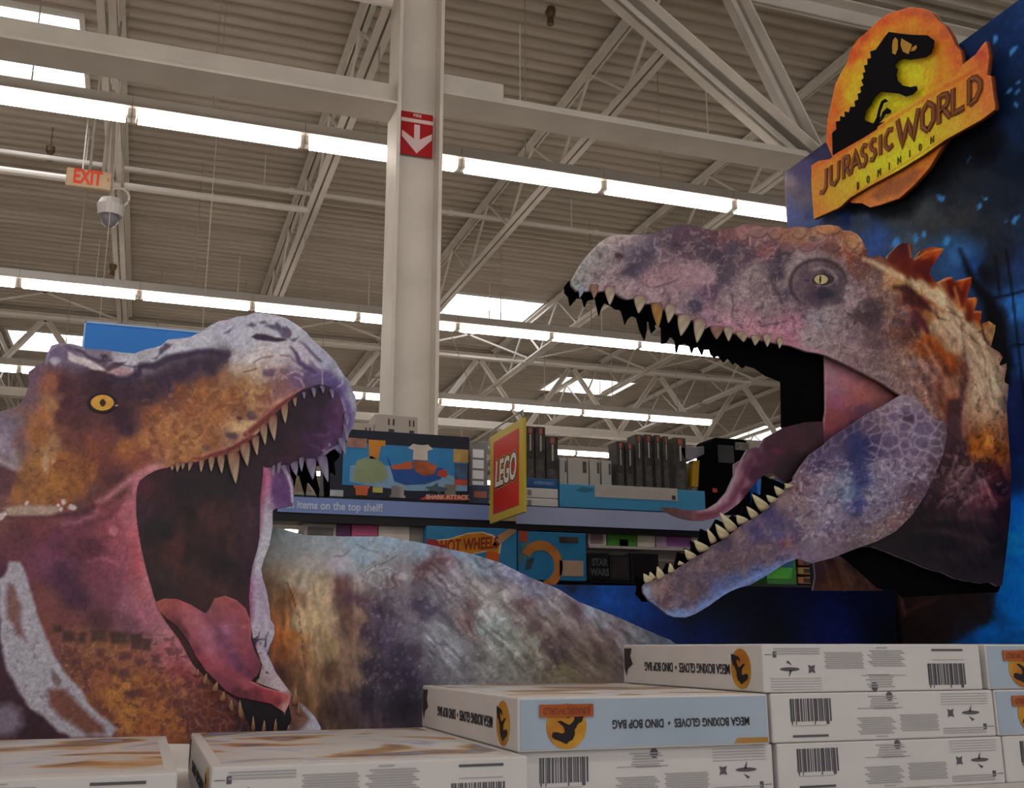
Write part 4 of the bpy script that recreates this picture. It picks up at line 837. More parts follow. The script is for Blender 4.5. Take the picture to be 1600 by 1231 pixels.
    p.blob(*B_([(610, 900)])[0], 10, 13, '4c3a3c', .9, .6); p.blob(*B_([(420, 1080)])[0], 14, 7, '46343a', .9, .6); p.blob(*B_([(560, 1010)])[0], 26, 14, 'b0966c', .8); p.blob(*B_([(490, 920)])[0], 5, 5, '3c2420', .9); p.blob(*B_([(230, 1180)])[0], 12, 9, '5a4040', .8)
    # upper lip
    lip = E_([(560, 205), (660, 200), (740, 170), (850, 140), (920, 110), (1010, 60), (1080, 20)]) + B_([(560, 1060), (680, 960), (760, 890), (840, 820), (940, 750), (1040, 690)])
    p.line(lip, [1, 2, 3, 4, 4, 5, 5, 5, 5, 5, 4, 3, 2], '5c2a28', 2.2, .95); p.line([(a - 2, b - 4) for a, b in lip[1:]], 1.1, 'a06a5c', 1.5, .6)
    # premaxilla side
    p.line(B_([(1330, 690), (1400, 800), (1420, 900), (1400, 1000)]), [2, 4, 5, 4], '46305c', 4, .8)
    # pink cheek folds
    for k, q in enumerate(([(740, 800), (900, 740), (1100, 620), (1180, 520)], [(760, 900), (960, 900), (1100, 780)], [(800, 1120), (960, 1070), (1100, 1060), (1200, 1150)], [(600, 740), (780, 730), (960, 620)], [(520, 880), (700, 1000), (800, 1120)], [(560, 1050), (700, 1150)])):
        p.line(D_(q), [1, 3, 3, 1][:len(q)] if len(q) < 5 else 2, ('4c242e', '3c1e2a', 'a0626a', '9a6a70', '3a2030', '6a3c58')[k], 4, .5, True)
    p.line(D_([(1430, 200), (1340, 330), (1310, 500), (1310, 700), (1350, 950), (1400, 1150)]) + F_([(1000, 20), (1020, 130), (1080, 280), (1150, 420), (1231, 520)]) + G_([(100, 420), (180, 540), (260, 650), (330, 720)]), [2, 4, 3, 3, 4, 5, 6, 7, 7, 7, 8, 9, 9, 7, 5], '9a646a', 6, .75)
    p.line(D_([(1290, 800), (1310, 1000), (1340, 1200)]), 3, '9a4448', 5, .7)
    p.blob(*D_([(1080, 790)])[0], 11, 8, 'a86c70', .7); p.blob(*D_([(1220, 160)])[0], 6, 5, '5a3a38', .5); p.blob(*D_([(1080, 280)])[0], 22, 15, '44262a', .85)
    p.line(D_([(930, 520), (1000, 500), (1150, 380), (1300, 260), (1440, 200)]), [2, 3, 5, 4, 3], 'a06c70', 4, .75)
    # bony white ridge with pale knobs
    p.poly(D_([(30, 580), (120, 555), (250, 540), (380, 545), (520, 560), (600, 600), (520, 650), (300, 655), (100, 665), (70, 640)]), '8c7d70', 3, .9)
    for a, b, r in ((620, 520, 5.5), (590, 600, 5.5), (705, 575, 7), (550, 565, 4), (20, 650, 7), (270, 520, 4)): p.blob(*D_([(a, b)])[0], r, r, 'a89e9c', .95, 0, .4)
    p.line(D_([(80, 670), (300, 665), (500, 660), (650, 640), (800, 620), (900, 560)]), [2, 2, 2, 3, 4, 4], '40222a', 3, .8); p.blob(*D_([(430, 130)])[0], 11, 20, 'a08464', .8); p.blob(*D_([(530, 120)])[0], 6, 9, 'a07c60', .8); p.blob(*D_([(40, 250)])[0], 22, 32, '4a2e34', .8); p.line(D_([(-60, 100), (60, 150), (130, 190), (200, 190)]), [5, 5, 4, 2], '8f8588', 4, .8)
    # lower jaw: dark square scales, creases, pale stripe
    jaw = p.reg(85, 420, 985, 1160, 14)
    p.cracks(15, .16, '9a7250', .38, 6, jaw, .8); p.spots(9, .58, '44262a', .55, 14, 3, mask=jaw); p.spots(10, .62, '9a6a30', .45, 17, 3, mask=p.reg(160, 300, 1050, 1160, 12))
    for (a, b, w_, h_) in ((395, 450, 70, 50), (470, 500, 90, 70), (560, 515, 60, 70), (675, 500, 120, 80), (815, 510, 130, 80), (935, 530, 90, 110), (1010, 560, 60, 80), (480, 615, 50, 40), (520, 675, 60, 50), (690, 620, 60, 50), (860, 640, 80, 50), (960, 680, 50, 50), (780, 740, 60, 60), (860, 760, 70, 60), (1070, 660, 60, 60), (900, 900, 70, 60)):
        q = F_([(a - w_ / 2, b - h_ / 2), (a + w_ / 2, b - h_ / 2), (a + w_ / 2, b + h_ / 2), (a - w_ / 2.4, b + h_ / 2)]); p.poly(q, '30221f' if b < 580 else '46282a', 3, .8)
    for k in range(9): p.line(G_([(40 + 38 * k, 700 + 52 * k), (120 + 34 * k, 650 + 66 * k)]), 1, ('96705a', '4a2420')[k % 2], 2, .5, True)
    st = F_([(60, -10), (140, -10), (180, 60), (215, 200), (265, 370), (330, 540), (375, 640), (450, 760), (560, 880), (600, 960), (700, 1050), (800, 1140), (760, 1190), (480, 1200), (350, 1110), (210, 990), (130, 880), (50, 740), (10, 600), (-5, 420), (-5, 120), (30, 100)])
    p.poly(st, '898a95', 3, .95)
    p.poly(F_([(60, 140), (100, 160), (150, 300), (140, 400), (190, 540), (110, 480), (90, 420), (50, 380), (45, 200)]), '5a3a32', 4, .8); p.poly(F_([(330, 870), (440, 870), (520, 950), (600, 1030), (700, 1110), (720, 1170), (600, 1180), (480, 1100), (390, 1040), (340, 960)]), '5a3428', 5, .92)
    p.poly(F_([(350, 730), (400, 770), (420, 820), (390, 860), (350, 800)]), '5c5048', 2, .9)
    p.spots(6, .66, '54404a', .4, 51, 4, mask=p.reg(0, 120, 960, 1140, 10)); p.poly(F_([(-60, 990), (60, 960), (140, 1000), (160, 1100), (100, 1180), (-80, 1190)]), '6c6674', 8, .8)
    # far lip of the mouth
    p.line(E_([(1190, 330), (1170, 500), (1150, 700), (1130, 900), (1090, 1050), (1060, 1231)]) + G_([(745, 100), (745, 330)]), [5, 5, 4, 3, 3, 3, 3, 3], '6e3048', 5, .85); p.line(E_([(1210, 300), (1230, 420), (1200, 520)]), [4, 6, 3], 'a05c78', 5, .7)
    p.poly(E_([(1255, 350), (1340, 330), (1410, 420), (1430, 520), (1420, 610), (1290, 620), (1250, 520)]), '4a3058', 5, .85); p.line(E_([(1350, 270), (1400, 350), (1430, 450), (1440, 580)]), [3, 2, 2, 2], '9a9aae', 1.5, .9)
    p.line(G_([(840, 40), (870, 250), (900, 400), (890, 500), (860, 620)]), 1.2, '7a7890', 2, .5)
    for q in ([(770, 490), (810, 460), (815, 430)], [(770, 490), (850, 485)], [(860, 540), (865, 470), (885, 430)], [(880, 600), (905, 520)], [(870, 740), (885, 750)]): p.line(G_(q), [1.8, .9, .5][:len(q)], '2a2430', .9, .9)
    p.poly(G_([(770, 480), (795, 490), (790, 550), (770, 530)]), '2c2030', 1)
    p.poly(G_([(1060, 900), (1100, 870), (1160, 1000), (1190, 1130), (1100, 1150), (1040, 1060)]), '6a4a3c', 4, .8); p.line(G_([(1130, 990), (1200, 1060), (1270, 1160)]), [1, 3, 5], '8e9cb4', 3, .9)
    p.grain(4, 4, .16, 61, 5); p.grain(2.2, 2.2, .1, 63, 2)
    r_ = p.c[:, 0]; ex = np.maximum(p.c[:, 2] - r_, 0) * (r_ > .4); p.c[:, 2] -= ex * .55; p.c[:, 1] -= np.maximum(p.c[:, 1] - r_, 0) * .8 * (r_ > .4)
    return p.c
def relief_head(x, y):      # the board bows gently towards the viewer at the snout and the cheek
    return .006 + 0 * x
hd = panel('head', head, onY(TY), paint_head, 1.6, .012, parent=tr, gain=G_HEAD)
mouth = E_([(300, 290), (240, 308), (160, 352), (100, 400), (80, 460), (72, 540), (75, 700), (90, 830), (110, 950), (150, 1130), (172, 1215)]) + G_([(2, 150), (40, 260), (100, 360), (200, 490), (260, 600), (300, 670), (340, 720), (420, 780), (480, 850), (560, 900), (640, 950), (700, 1040), (740, 1150), (760, 1230), (1010, 1230), (1060, 1100), (1040, 990), (1050, 930), (960, 880), (760, 808), (810, 790), (835, 680), (790, 560), (765, 480), (742, 330), (735, 150), (745, 20)]) + \
    E_([(1085, 1150), (1130, 1000), (1150, 880), (1155, 560), (1180, 330), (1180, 270)]) + C_([(200, 870), (350, 850), (480, 815), (600, 800), (650, 740), (750, 690), (790, 640), (800, 560), (810, 440), (800, 380), (770, 290), (700, 225), (610, 205), (490, 245), (440, 270), (400, 310), (340, 375), (300, 400), (240, 460), (170, 545), (110, 605), (60, 650), (20, 690)]) + \
    E_([(1000, 120), (960, 140), (860, 165), (800, 185), (700, 200), (660, 218), (570, 235), (430, 250), (340, 285)])
def paint_mouth(x, y):
    p = Paint(x, y, 4, 5).base(pts('240,740,2e1a24 260,720,4a2430 232,762,502734 280,760,231c22 330,760,261f22 360,760,221c22 230,800,3a2834 250,830,242024 300,800,241e20 280,850,4a2829 275,880,482828 300,860,2e2022 330,830,4a2a2c 320,800,44282a 350,840,362326 360,800,3c2426 345,880,241c22 370,860,34222c 385,800,3c2836 395,860,3a2430 385,900,2e1e26 300,900,3c2628 330,920,42282a 250,920,2a2024 260,900,34282a 390,940,3a2028 250,780,3c2228 400,740,2e1f28 410,720,2e1c28 440,700,2c1c26 470,660,281a26 460,700,3a2030 500,700,40224a 500,660,341e3a 520,650,46264c 480,690,3a2040 450,720,3c2034 430,690,241a22 420,730,34202c 500,620,281c2c 470,630,281c28 520,690,44284e 480,720,33203c 535,640,5c3a60 530,670,50305a 515,700,58406a 540,620,54385c 400,780,30202c 400,1100,160e16 420,1110,140e18 440,1130,120d18 400,1140,140e16 360,1090,2c161c 300,1060,2c161c 290,1010,3c2028 330,1090,30181c 370,1110,1e1216 440,1110,1c1018'), 3.4, 5)
    for k, (a, b, c) in enumerate((((215, 330), (270, 490), '4a2a32'), ((640, 640), (700, 760), '482a2c'), ((470, 700), (430, 1050), '482a2c'), ((590, 760), (600, 1050), '3c2426'), ((800, 580), (880, 1000), '402828'), ((900, 880), (910, 1040), '46302c'), ((1030, 600), (1020, 900), '4c3040'), ((1000, 450), (960, 1100), '30222c'), ((650, 760), (680, 1100), '231a1e'), ((790, 860), (780, 1050), '241a22'), ((540, 780), (530, 1100), '231b20'), ((300, 480), (200, 900), '221d20'))):
        q = E_([a, ((a[0] + b[0]) / 2 + 12, (a[1] + b[1]) / 2), b]); p.line(q, [3, 7, 4], c, 8, .5, True)
    for q in ([(560, 620), (700, 600), (800, 590)], [(540, 700), (640, 720), (720, 690)], [(700, 420), (760, 420), (800, 440)], [(640, 650), (680, 660), (720, 640)]): p.line(C_(q), [1, 2, 1], '6a4878', 2.5, .55, True)
    p.blob(*C_([(705, 678)])[0], 2.2, 3.4, 'b0a4c0', .9, 0, .4); p.blob(*C_([(655, 725)])[0], 2.4, 1.8, 'b0a4c0', .9, 0, .4)
    for a, b, r in ((945, 992, 2.8), (1002, 1066, 2.2), (998, 1085, 1.6)): p.blob(*G_([(a, b)])[0], r * .8, r * 1.5, 'a8a0a8', .9, 0, .5)
    return p.grain(6, 14, .15, 9).grain(3, 3, .08, 10, 2).c
ml = panel('mouth_lining', mouth, onY(TY - .003), paint_mouth, 2.0, .0025, parent=tr, gain=1.25)
tong = G_([(40, 265), (15, 200), (80, 172), (180, 175), (290, 220), (400, 290), (430, 250), (470, 170), (550, 150), (640, 185), (710, 250), (745, 340), (755, 420), (750, 480), (780, 580), (825, 660), (825, 710), (800, 765), (750, 805), (840, 850), (960, 885), (1040, 900), (1060, 930), (1040, 990), (1010, 1055), (985, 1035), (900, 980), (760, 955), (640, 930), (560, 885), (480, 805), (400, 725), (330, 625), (270, 505), (180, 385), (100, 325)])
def paint_tongue(x, y):
    gp = [(240 + a * .203, 900 + b * .203, h) for a, b, h in pts('60,220,82443f 150,200,7c4040 230,240,8c4a50 120,300,6c3438 180,360,4c2830 260,330,8a4c54 340,360,8f5460 300,420,8a4a56 240,440,4a2630 420,330,7a4250 400,420,8a5266 420,480,8d5668 380,520,85485a 440,560,8a5064 330,560,622c36 450,640,844454 400,660,7a3440 520,700,84404e 600,720,7a3a48 480,300,6c3c44 550,190,7e4444 600,240,7c4046 660,260,7a3e48 700,360,7c3e48 620,340,7a4252 560,420,84506a 520,480,60384e 580,560,6c3a50 640,480,78404e 700,480,743a46 700,580,703644 620,640,5c3450 660,700,502a44 740,660,683040 800,700,5c2c3a 740,760,54283c 640,780,7a3844 720,830,8a4450 860,870,802f38 960,900,8a3c40 1030,930,94504e 1010,1000,a07470 960,960,6a2630 800,920,5c2430 640,890,4c202c 700,910,48202c 560,830,6a3040 480,760,66303c'.replace('\n', ' '))]
    p = Paint(x, y, 2, 7).base(gp, 3.4, 3)
    p.line(G_([(400, 290), (470, 380), (520, 440), (570, 560), (610, 640)]), [2, 2, 2, 2, 3], '54304a', 5, .55); p.line(G_([(555, 380), (640, 375), (710, 390)]), 1, '9a6470', 2, .4); p.line(G_([(570, 580), (640, 560), (700, 590)]), 1, '9a6070', 2, .35)
    p.line(G_([(760, 815), (860, 860), (980, 888), (1045, 905), (1045, 960), (1010, 1040)]), 1.3, 'b47a78', 2, .7); p.line(G_([(550, 155), (640, 190), (705, 255), (740, 340), (745, 470)]), 1, '9c5a58', 2, .6)
    return p.grain(6, 6, .1, 13).grain(2, 2, .06, 14, 2).c
panel('tongue', tong, onY(TY - .006), paint_tongue, 2.0, .0028, parent=tr, gain=GAIN)
# eye
def disc(name, cx, cy, rx, ry, Y, h, parent, power=2.0, t=.002, gain=1.9, ang=0):
    P = [(cx + rx * math.cos(a) * 1.0, cy + ry * math.copysign(abs(math.sin(a)) ** power, math.sin(a))) for a in np.linspace(0, 2 * math.pi, 32, endpoint=False)]
    m = bpy.data.materials.new('x') if False else MATS.get('eye_' + h)
    if m is None:
        m = mat('eye_' + h, h, .35, .15, 60)
        for l in m.node_tree.nodes:
            if l.type == 'MIX': l.inputs[6].default_value = tuple(min(.9, c * gain) for c in hexlin(h)) + (1,); l.inputs[7].default_value = tuple(min(.9, c * gain * .8) for c in hexlin(h)) + (1,)
    f = onY(Y); V = f(np.array([q[0] for q in P]), np.array([q[1] for q in P]))
    return MB().prism([tuple(v) for v in V], (0, t, 0)).build(name, m, parent)
ec = A_([(853, 795)])[0]
ey = disc('eye', ec[0], ec[1], 23, 16, TY - .004, '1c1014', hd if False else tr, 1.0)
disc('iris', ec[0], ec[1], 18.2, 12.3, TY - .0055, 'b8893a', ey, 1.15); disc('pupil', ec[0] + .5, ec[1], 5, 5.8, TY - .007, '2a1808', ey); disc('eye_highlight', ec[0] + 22, ec[1] + 4.5, 3, 1.6, TY - .0062, '8a7a70', ey)
NEAR = dict(c0='6a4038', c1='846858', c2='a39584'); FARC = dict(c0='50425e', c1='686078', c2='84849a')
def teeth(conv, L, Y, parent, **k):
    for a, b, c in L: a, b, c = conv([a, b, c]); tooth(a, b, c, Y, parent, gain=GAIN, **k)
TT = TY - .009
teeth(E_, [((370, 255), (405, 255), (385, 308)), ((415, 240), (460, 240), (430, 322)), ((462, 238), (500, 235), (478, 298)), ((530, 232), (572, 228), (533, 312)), ((620, 212), (668, 212), (638, 322)), ((700, 188), (758, 183), (728, 318)), ((775, 182), (843, 172), (820, 335)), ((860, 150), (972, 150), (942, 424)), ((968, 82), (1062, 60), (1045, 272)), ((1075, 30), (1142, 0), (1130, 175))], TT, tr, **NEAR)
teeth(B_, [((665, 985), (730, 965), (718, 1150)), ((732, 930), (812, 895), (795, 1115)), ((842, 825), (905, 795), (885, 970)), ((945, 762), (978, 748), (968, 828))], TT, tr, **NEAR)
teeth(B_, [((1022, 708), (1052, 706), (1042, 762)), ((1095, 668), (1138, 676), (1126, 752)), ((1170, 650), (1208, 662), (1200, 718)), ((1250, 680), (1288, 688), (1280, 762)), ((1368, 870), (1418, 890), (1402, 1000)), ((1360, 965), (1415, 1000), (1397, 1118)), ((1312, 1095), (1368, 1080), (1388, 1227))], TT, tr, **FARC)
teeth(C_, [((582, 790), (662, 775), (680, 990)), ((492, 805), (580, 805), (558, 970)), ((442, 800), (486, 790), (468, 905)), ((370, 845), (432, 820), (428, 940)), ((230, 860), (258, 850), (240, 940)), ((270, 845), (306, 825), (283, 922)), ((308, 855), (342, 855), (334, 930))], TT, tr, **FARC)
teeth(G_, [((315, 765), (350, 772), (345, 715)), ((370, 822), (412, 850), (408, 748)), ((440, 882), (490, 900), (490, 812)), ((500, 962), (548, 970), (543, 885)), ((575, 1022), (618, 1060), (600, 948)), ((648, 1080), (698, 1122), (665, 952)), ((750, 1190), (782, 1195), (767, 1075)), ((830, 1200), (862, 1200), (852, 1108)), ((920, 1200), (950, 1200), (940, 1098)), ((1060, 992), (1108, 1002), (1095, 860)), ((1100, 1062), (1132, 1082), (1117, 970)), ((1025, 1190), (1050, 1190), (1040, 1145))], TT, tr, c0='522c24', c1='6e4c38', c2='84704f')
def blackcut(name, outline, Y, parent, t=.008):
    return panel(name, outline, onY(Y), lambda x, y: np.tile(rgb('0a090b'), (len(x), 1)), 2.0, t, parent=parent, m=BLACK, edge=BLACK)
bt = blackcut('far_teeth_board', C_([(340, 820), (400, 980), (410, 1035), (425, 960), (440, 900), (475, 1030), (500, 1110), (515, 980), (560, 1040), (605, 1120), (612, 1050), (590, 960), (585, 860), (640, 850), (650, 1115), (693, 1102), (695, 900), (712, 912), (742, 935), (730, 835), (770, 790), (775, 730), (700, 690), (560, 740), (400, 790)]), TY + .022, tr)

# ---------------- large carnivore head bursting from the side board
a_ = lambda p: cv(p, 870, 340, .17868); b_ = lambda p: cv(p, 1100, 340, .17868); c_ = lambda p: cv(p, 1320, 360, .22746); d_ = lambda p: cv(p, 1180, 540, .2); e_ = lambda p: cv(p, 1000, 700, .22746); g_ = lambda p: cv(p, 1240, 680, .26806)
GY = 2.76
gg = empty('giant_carnivore_cutout', (2.6, GY, T0), 'cardboard grey-violet dinosaur head with open jaws and orange neck spikes', 'cardboard cutout')
skull_low = a_([(128, 545), (130, 590), (175, 640), (250, 645), (300, 640), (350, 652), (410, 640), (500, 650), (560, 695), (620, 715), (680, 705), (790, 755), (850, 750), (930, 800), (1040, 842), (1180, 892), (1300, 978)]) + b_([(10, 975), (60, 945), (150, 985), (250, 1010), (370, 1040), (500, 1070), (640, 1100), (760, 1120), (900, 1170), (1000, 1185), (1060, 1200)])
neck_low = g_([(1215, 875), (1190, 880), (1150, 858), (1100, 864), (1000, 848), (940, 835), (870, 800), (820, 788), (760, 770), (700, 742), (620, 712), (540, 678), (460, 650), (340, 646), (230, 660)])
spike_r = c_([(150, 130), (160, 190), (240, 172), (290, 200), (300, 170), (370, 100), (400, 85), (455, 95), (460, 130), (455, 190), (480, 200), (520, 140), (600, 112), (682, 125), (640, 190), (590, 260), (582, 300), (630, 360), (700, 320), (740, 320), (750, 360), (780, 340), (872, 316), (870, 360), (850, 420), (838, 465), (900, 458), (914, 475), (890, 550), (942, 552), (935, 640), (990, 622), (1036, 652), (1030, 700), (1003, 800), (1060, 835), (1086, 870), (1050, 940), (1112, 912), (1112, 950), (1095, 1040), (1126, 1060), (1122, 1130), (1112, 1200)])
top_l = a_([(128, 545), (190, 430), (250, 350), (310, 280), (370, 220), (430, 180), (500, 152), (600, 148), (700, 150), (800, 142), (900, 120), (990, 85), (1050, 65), (1150, 56), (1220, 70), (1290, 95)]) + b_([(60, 110), (130, 115), (200, 95), (290, 85), (340, 60), (400, 52), (460, 65), (560, 85), (640, 75), (720, 95), (800, 80), (850, 78), (920, 92), (1000, 68), (1100, 62), (1180, 75), (1210, 110), (1280, 115), (1340, 145), (1380, 190)])
skull = top_l + spike_r + [(1576, 680), (1580, 740), (1579, 800), (1574, 850), (1566, 914)] + neck_low + [(1330, 850), (1392, 820), (1428, 780), (1450, 730), (1462, 690), (1464, 662), (1446, 648), (1430, 630), (1412, 620), (1400, 613), (1380, 599), (1350, 583), (1320, 568)] + list(reversed(skull_low[1:]))
gpts = '''905,420,8088a8 895,440,8a93b2 920,400,8a8fa8 940,380,a39cb0 980,368,9a90a4 1000,375,7a7090 940,400,807c98 930,430,857f96 960,425,85798c 990,420,504a70 1000,400,5f5880 1010,390,4f4a78 940,450,958aa0 980,445,8f8094 1020,440,8a7484 1050,430,8a7484 1080,430,907c90 1100,430,94809a 1040,400,6d6078 1060,380,4f4058 1080,360,5c4a60 1050,360,5a4c6c 1100,380,4d4260 1120,400,4c4262 1130,430,544a68 1070,470,7c6f8a 1090,475,4c4470 1040,460,85758c 1110,460,5a4870 1020,470,9484a0 1060,490,9080a0 1110,490,8d7692 1130,470,807488 1160,450,83788c 1180,430,7e7488 1150,490,8a7688 1190,470,7f7486 1200,490,77697c 1170,510,a27c92 1210,510,a17a92 1235,530,8f6680 1240,510,9a7690 1140,505,a0809a
1110,370,5e4650 1130,375,6f5058 1160,365,80606a 1200,365,7d6268 1230,365,8a665c 1260,370,7f6050 1290,360,a07860 1320,370,8a6550 1340,380,a08068 1330,400,7a4c40 1300,390,6a4a4c 1270,390,6d5360 1200,390,7a5860 1170,400,5a4a60 1220,400,4c4262 1150,390,50486a 1220,430,4a4260 1210,450,6c6074 1225,460,544868
1250,400,857a88 1235,430,8a8090 1240,470,7a6e84 1280,412,7f7380 1260,440,5c4c66 1290,420,3d3040 1310,440,50465a 1290,462,3c3658 1270,460,4a3a58 1255,460,5a4668 1310,460,4a4260 1325,450,8c8092 1330,470,8a7c90
1300,490,8c8498 1280,500,8582a2 1260,530,8a8298 1270,550,8a8298 1310,520,85788c 1340,420,6a4c4c 1360,400,6c5048 1370,430,705a58 1350,450,7c6870 1360,490,4a3c48 1345,500,54444c 1380,470,6c5450 1390,490,7a6058 1410,490,80605a 1400,520,6a4c48 1370,530,6a5860 1340,560,7d6a74 1370,570,6c5c64 1400,570,7a6664 1430,600,7a6060 1410,620,806c70 1440,640,7d6460 1460,660,80685c 1380,600,7a6a74 1300,550,8a7c88 1350,580,7c6a74 1480,660,6a4c4a 1330,520,7c6c80 1320,550,84747e
1360,400,5a2818 1400,400,5a2416 1412,385,4a1e18 1420,410,6a2c18 1440,420,5a2212 1460,400,94481c 1470,395,a8561e 1450,430,6a2a14 1490,450,5a2216 1500,440,a05028 1515,440,904022 1510,470,9c5630 1520,470,a8683a 1530,490,8a4422 1545,510,a8825a 1548,520,a08062 1470,460,c0a080 1390,430,b08c70 1410,440,9a8060 1440,450,b09878 1420,460,5a2c20 1440,480,5c2e22 1430,500,50303a 1450,490,a07850 1465,510,a89484 1490,520,a89486 1480,540,a08a7c 1450,540,8a4c24 1470,550,8c4c20 1480,560,904e24 1500,500,a49282 1530,560,a48e80 1520,600,a08a7c 1540,640,a08a7c 1550,600,ab968a 1510,640,a08474 1490,600,907060 1480,580,6a3c30 1500,640,5c4048 1470,600,7a5048 1460,580,7a5c58 1450,600,7c5c54 1490,640,7a4630 1565,540,94705c 1565,580,8f7672 1570,620,82767e 1560,700,7a4a2c 1530,700,a0602c 1540,690,ac7844 1550,740,54303a 1570,680,7a5a4c 1500,700,4c3844 1480,720,44303a 1500,740,6a5660 1530,750,6a5460 1510,770,5c4450 1490,790,4a3440 1540,780,6a4454 1550,770,70404a 1570,800,2c1a28 1560,850,241826 1460,790,3c2830 1440,810,30222c 1480,830,34282e 1520,830,46383c 1530,850,504044 1480,850,241a22 1440,850,1e161c 1520,880,342a30 1480,870,2c222a 1550,900,3c323a 1400,840,2a1c26 1420,820,38242c 1380,850,2e2430 1560,760,2a1c30 1380,640,7c6468'''
def paint_skull(x, y):
    p = Paint(x, y, 4, 3).base(pts(gpts), 3.6, 4)
    face = p.reg(880, 1470, 340, 680, 25) * np.clip((1385 + (y - 400) * .5 - x) / 20, 0, 1)
    p.spots(9, .57, 'a294a4', .35, 71, 4, mask=face); p.spots(7, .62, '4a4058', .4, 73, 4, mask=face)
    p.cracks(13, .07, '4a3c50', .4, 75, face); p.cracks(24, .05, 'b0a2ae', .35, 77, face); p.grain(3, 2.4, .16, 79, 3, face)
    # raised knobs along the brow
    for (u, v, rx, ry, h) in ((340, 150, 55, 60, '8a6a74'), (470, 130, 80, 50, '80686c'), (620, 140, 60, 55, '8a6c6a'), (830, 140, 60, 50, '8a7060'), (1090, 110, 100, 45, 'a47a5e'), (900, 250, 80, 50, '7e5c66'), (1110, 250, 90, 50, '6c5054'), (720, 260, 80, 60, '74565e'), (1300, 200, 60, 80, 'a07c62')):
        q = b_([(u, v)])[0]; p.blob(q[0], q[1], rx * .18, ry * .18, h, .8, 0, .35)
        t = np.linspace(.2, 2.9, 7); p.line([(q[0] + rx * .18 * math.cos(k), q[1] + ry * .17 * math.sin(k)) for k in t], .8, '4c3238', 1, .7); p.line([(q[0] + rx * .16 * math.cos(k), q[1] - ry * .16 * math.sin(k)) for k in t], .7, 'b08c7c', 1.2, .45)
    p.line(b_([(400, 165), (405, 240)]), 1, 'b89a94', 1, .8); p.blob(*a_([(410, 270)])[0], 8, 6, '6c7494', .6); p.blob(*a_([(550, 340)])[0], 9, 6, '4c3640', .95)
    p.line(top_l[:9], 1.6, 'a8a8bc', 2.5, .8); p.blob(*a_([(680, 430)])[0], 34, 7, '4c466c', .75, -.5); p.blob(*a_([(770, 320)])[0], 16, 9, '4c4670', .7, -.4)
    p.poly(a_([(1060, 420), (1160, 390), (1280, 400), (1380, 490), (1370, 540), (1300, 590), (1340, 660), (1200, 680), (1000, 640), (900, 560)]), '8f7a92', 8, .4)
    for q in ([(1280, 400), (1385, 500), (1320, 580), (1340, 700)], [(850, 610), (960, 580), (1060, 540)], [(520, 500), (600, 470), (690, 400)], [(860, 180), (850, 240), (910, 300), (890, 370)]): p.line(a_(q), .9, 'ae9cb4' if q[0][0] > 850 else '3c3454', 1.4, .6)
    for q in ([(240, 660), (260, 780), (240, 860)], [(560, 380), (600, 470), (590, 560), (640, 660)], [(480, 900), (500, 950), (700, 910)], [(780, 880), (810, 930)]): p.line(b_(q), .9, '3e3248', 1.4, .65)
    # gum line
    p.line(skull_low[16:28], [1, 2, 3, 5, 6, 7, 8, 9, 8, 6, 4, 2][:len(skull_low[16:28])], '9e7488', 6, .75)
    # eye socket
    cx, cy = b_([(1000, 590)])[0]
    q = [(cx + 44 * math.cos(t), cy - 2 + 38 * math.sin(t)) for t in np.linspace(math.pi * .72, math.pi * 1.98, 16)]
    p.line([(a, b - 7) for a, b in q], [2, 4, 6] + [7] * 10 + [6, 4, 2], '8c8290', 6, .45); p.poly([(cx + 43 * math.cos(t), cy + 37 * math.sin(t)) for t in np.linspace(0, 6.28, 20, endpoint=False)], '554860', 4, .5)
    p.line(q, [1, 2] + [2.6] * 12 + [2, 1], '3c3040', 2.5, .85)
    p.blob(*b_([(1050, 660)])[0], 20, 12, '35325a', .85); p.line(b_([(960, 455), (1040, 435), (1120, 470), (1160, 530), (1090, 580), (1000, 585)]), 2.4, '8a7e90', 2.5, .8); p.line(b_([(920, 545), (880, 550)]), .8, '2c2034', 1, .8)
    # cheek shading shapes
    for u, v, rx, ry in ((190, 520, 26, 18), (200, 620, 20, 20), (220, 770, 10, 12), (370, 620, 12, 10)): p.blob(*c_([(u, v)])[0], rx, ry, '4a3e4c', .6)
    sc = p.reg(1340, 1480, 540, 680, 14); p.cracks(11, .16, 'a08e98', .35, 83, sc)
    # scaly neck streaks
    nk = p.reg(1400, 1582, 420, 900, 12)
    for k, q in enumerate(([(130, 195), (200, 220), (300, 280), (420, 330), (560, 400), (620, 470), (740, 560), (820, 640), (920, 720), (980, 800)], )):
        p.line(c_(q), [3, 4, 4, 4, 5, 5, 5, 5, 5, 4], 'b0a090', 3, .85)
    for k, q in enumerate(([(340, 390), (420, 400), (480, 430)], [(400, 400), (440, 480), (470, 520)], [(480, 440), (540, 500), (620, 560)], [(480, 560), (540, 640), (570, 700)])): p.line(c_(q), [3, 6, 3], '46252a', 3, .85)
    for q in ([(800, 650), (820, 800), (830, 900)], [(620, 540), (640, 600), (720, 620)], [(830, 700), (920, 780), (960, 880), (970, 1000)], [(990, 940), (1000, 1060), (1030, 1200)], [(900, 1060), (930, 1140), (910, 1200)], [(1050, 940), (1040, 1030), (1100, 1160), (1110, 1190)], [(720, 560), (800, 600)], [(930, 620), (960, 740), (1000, 800)], [(700, 520), (760, 570), (820, 650)]): p.line(c_(q), [1.2, 1.6, 1.2, .8][:len(q)], '3a2826', 1.2, .85)
    p.line(c_([(820, 660), (825, 850), (835, 960), (800, 1180)]), [1, 4, 5, 4], '5a4044', 4, .75)
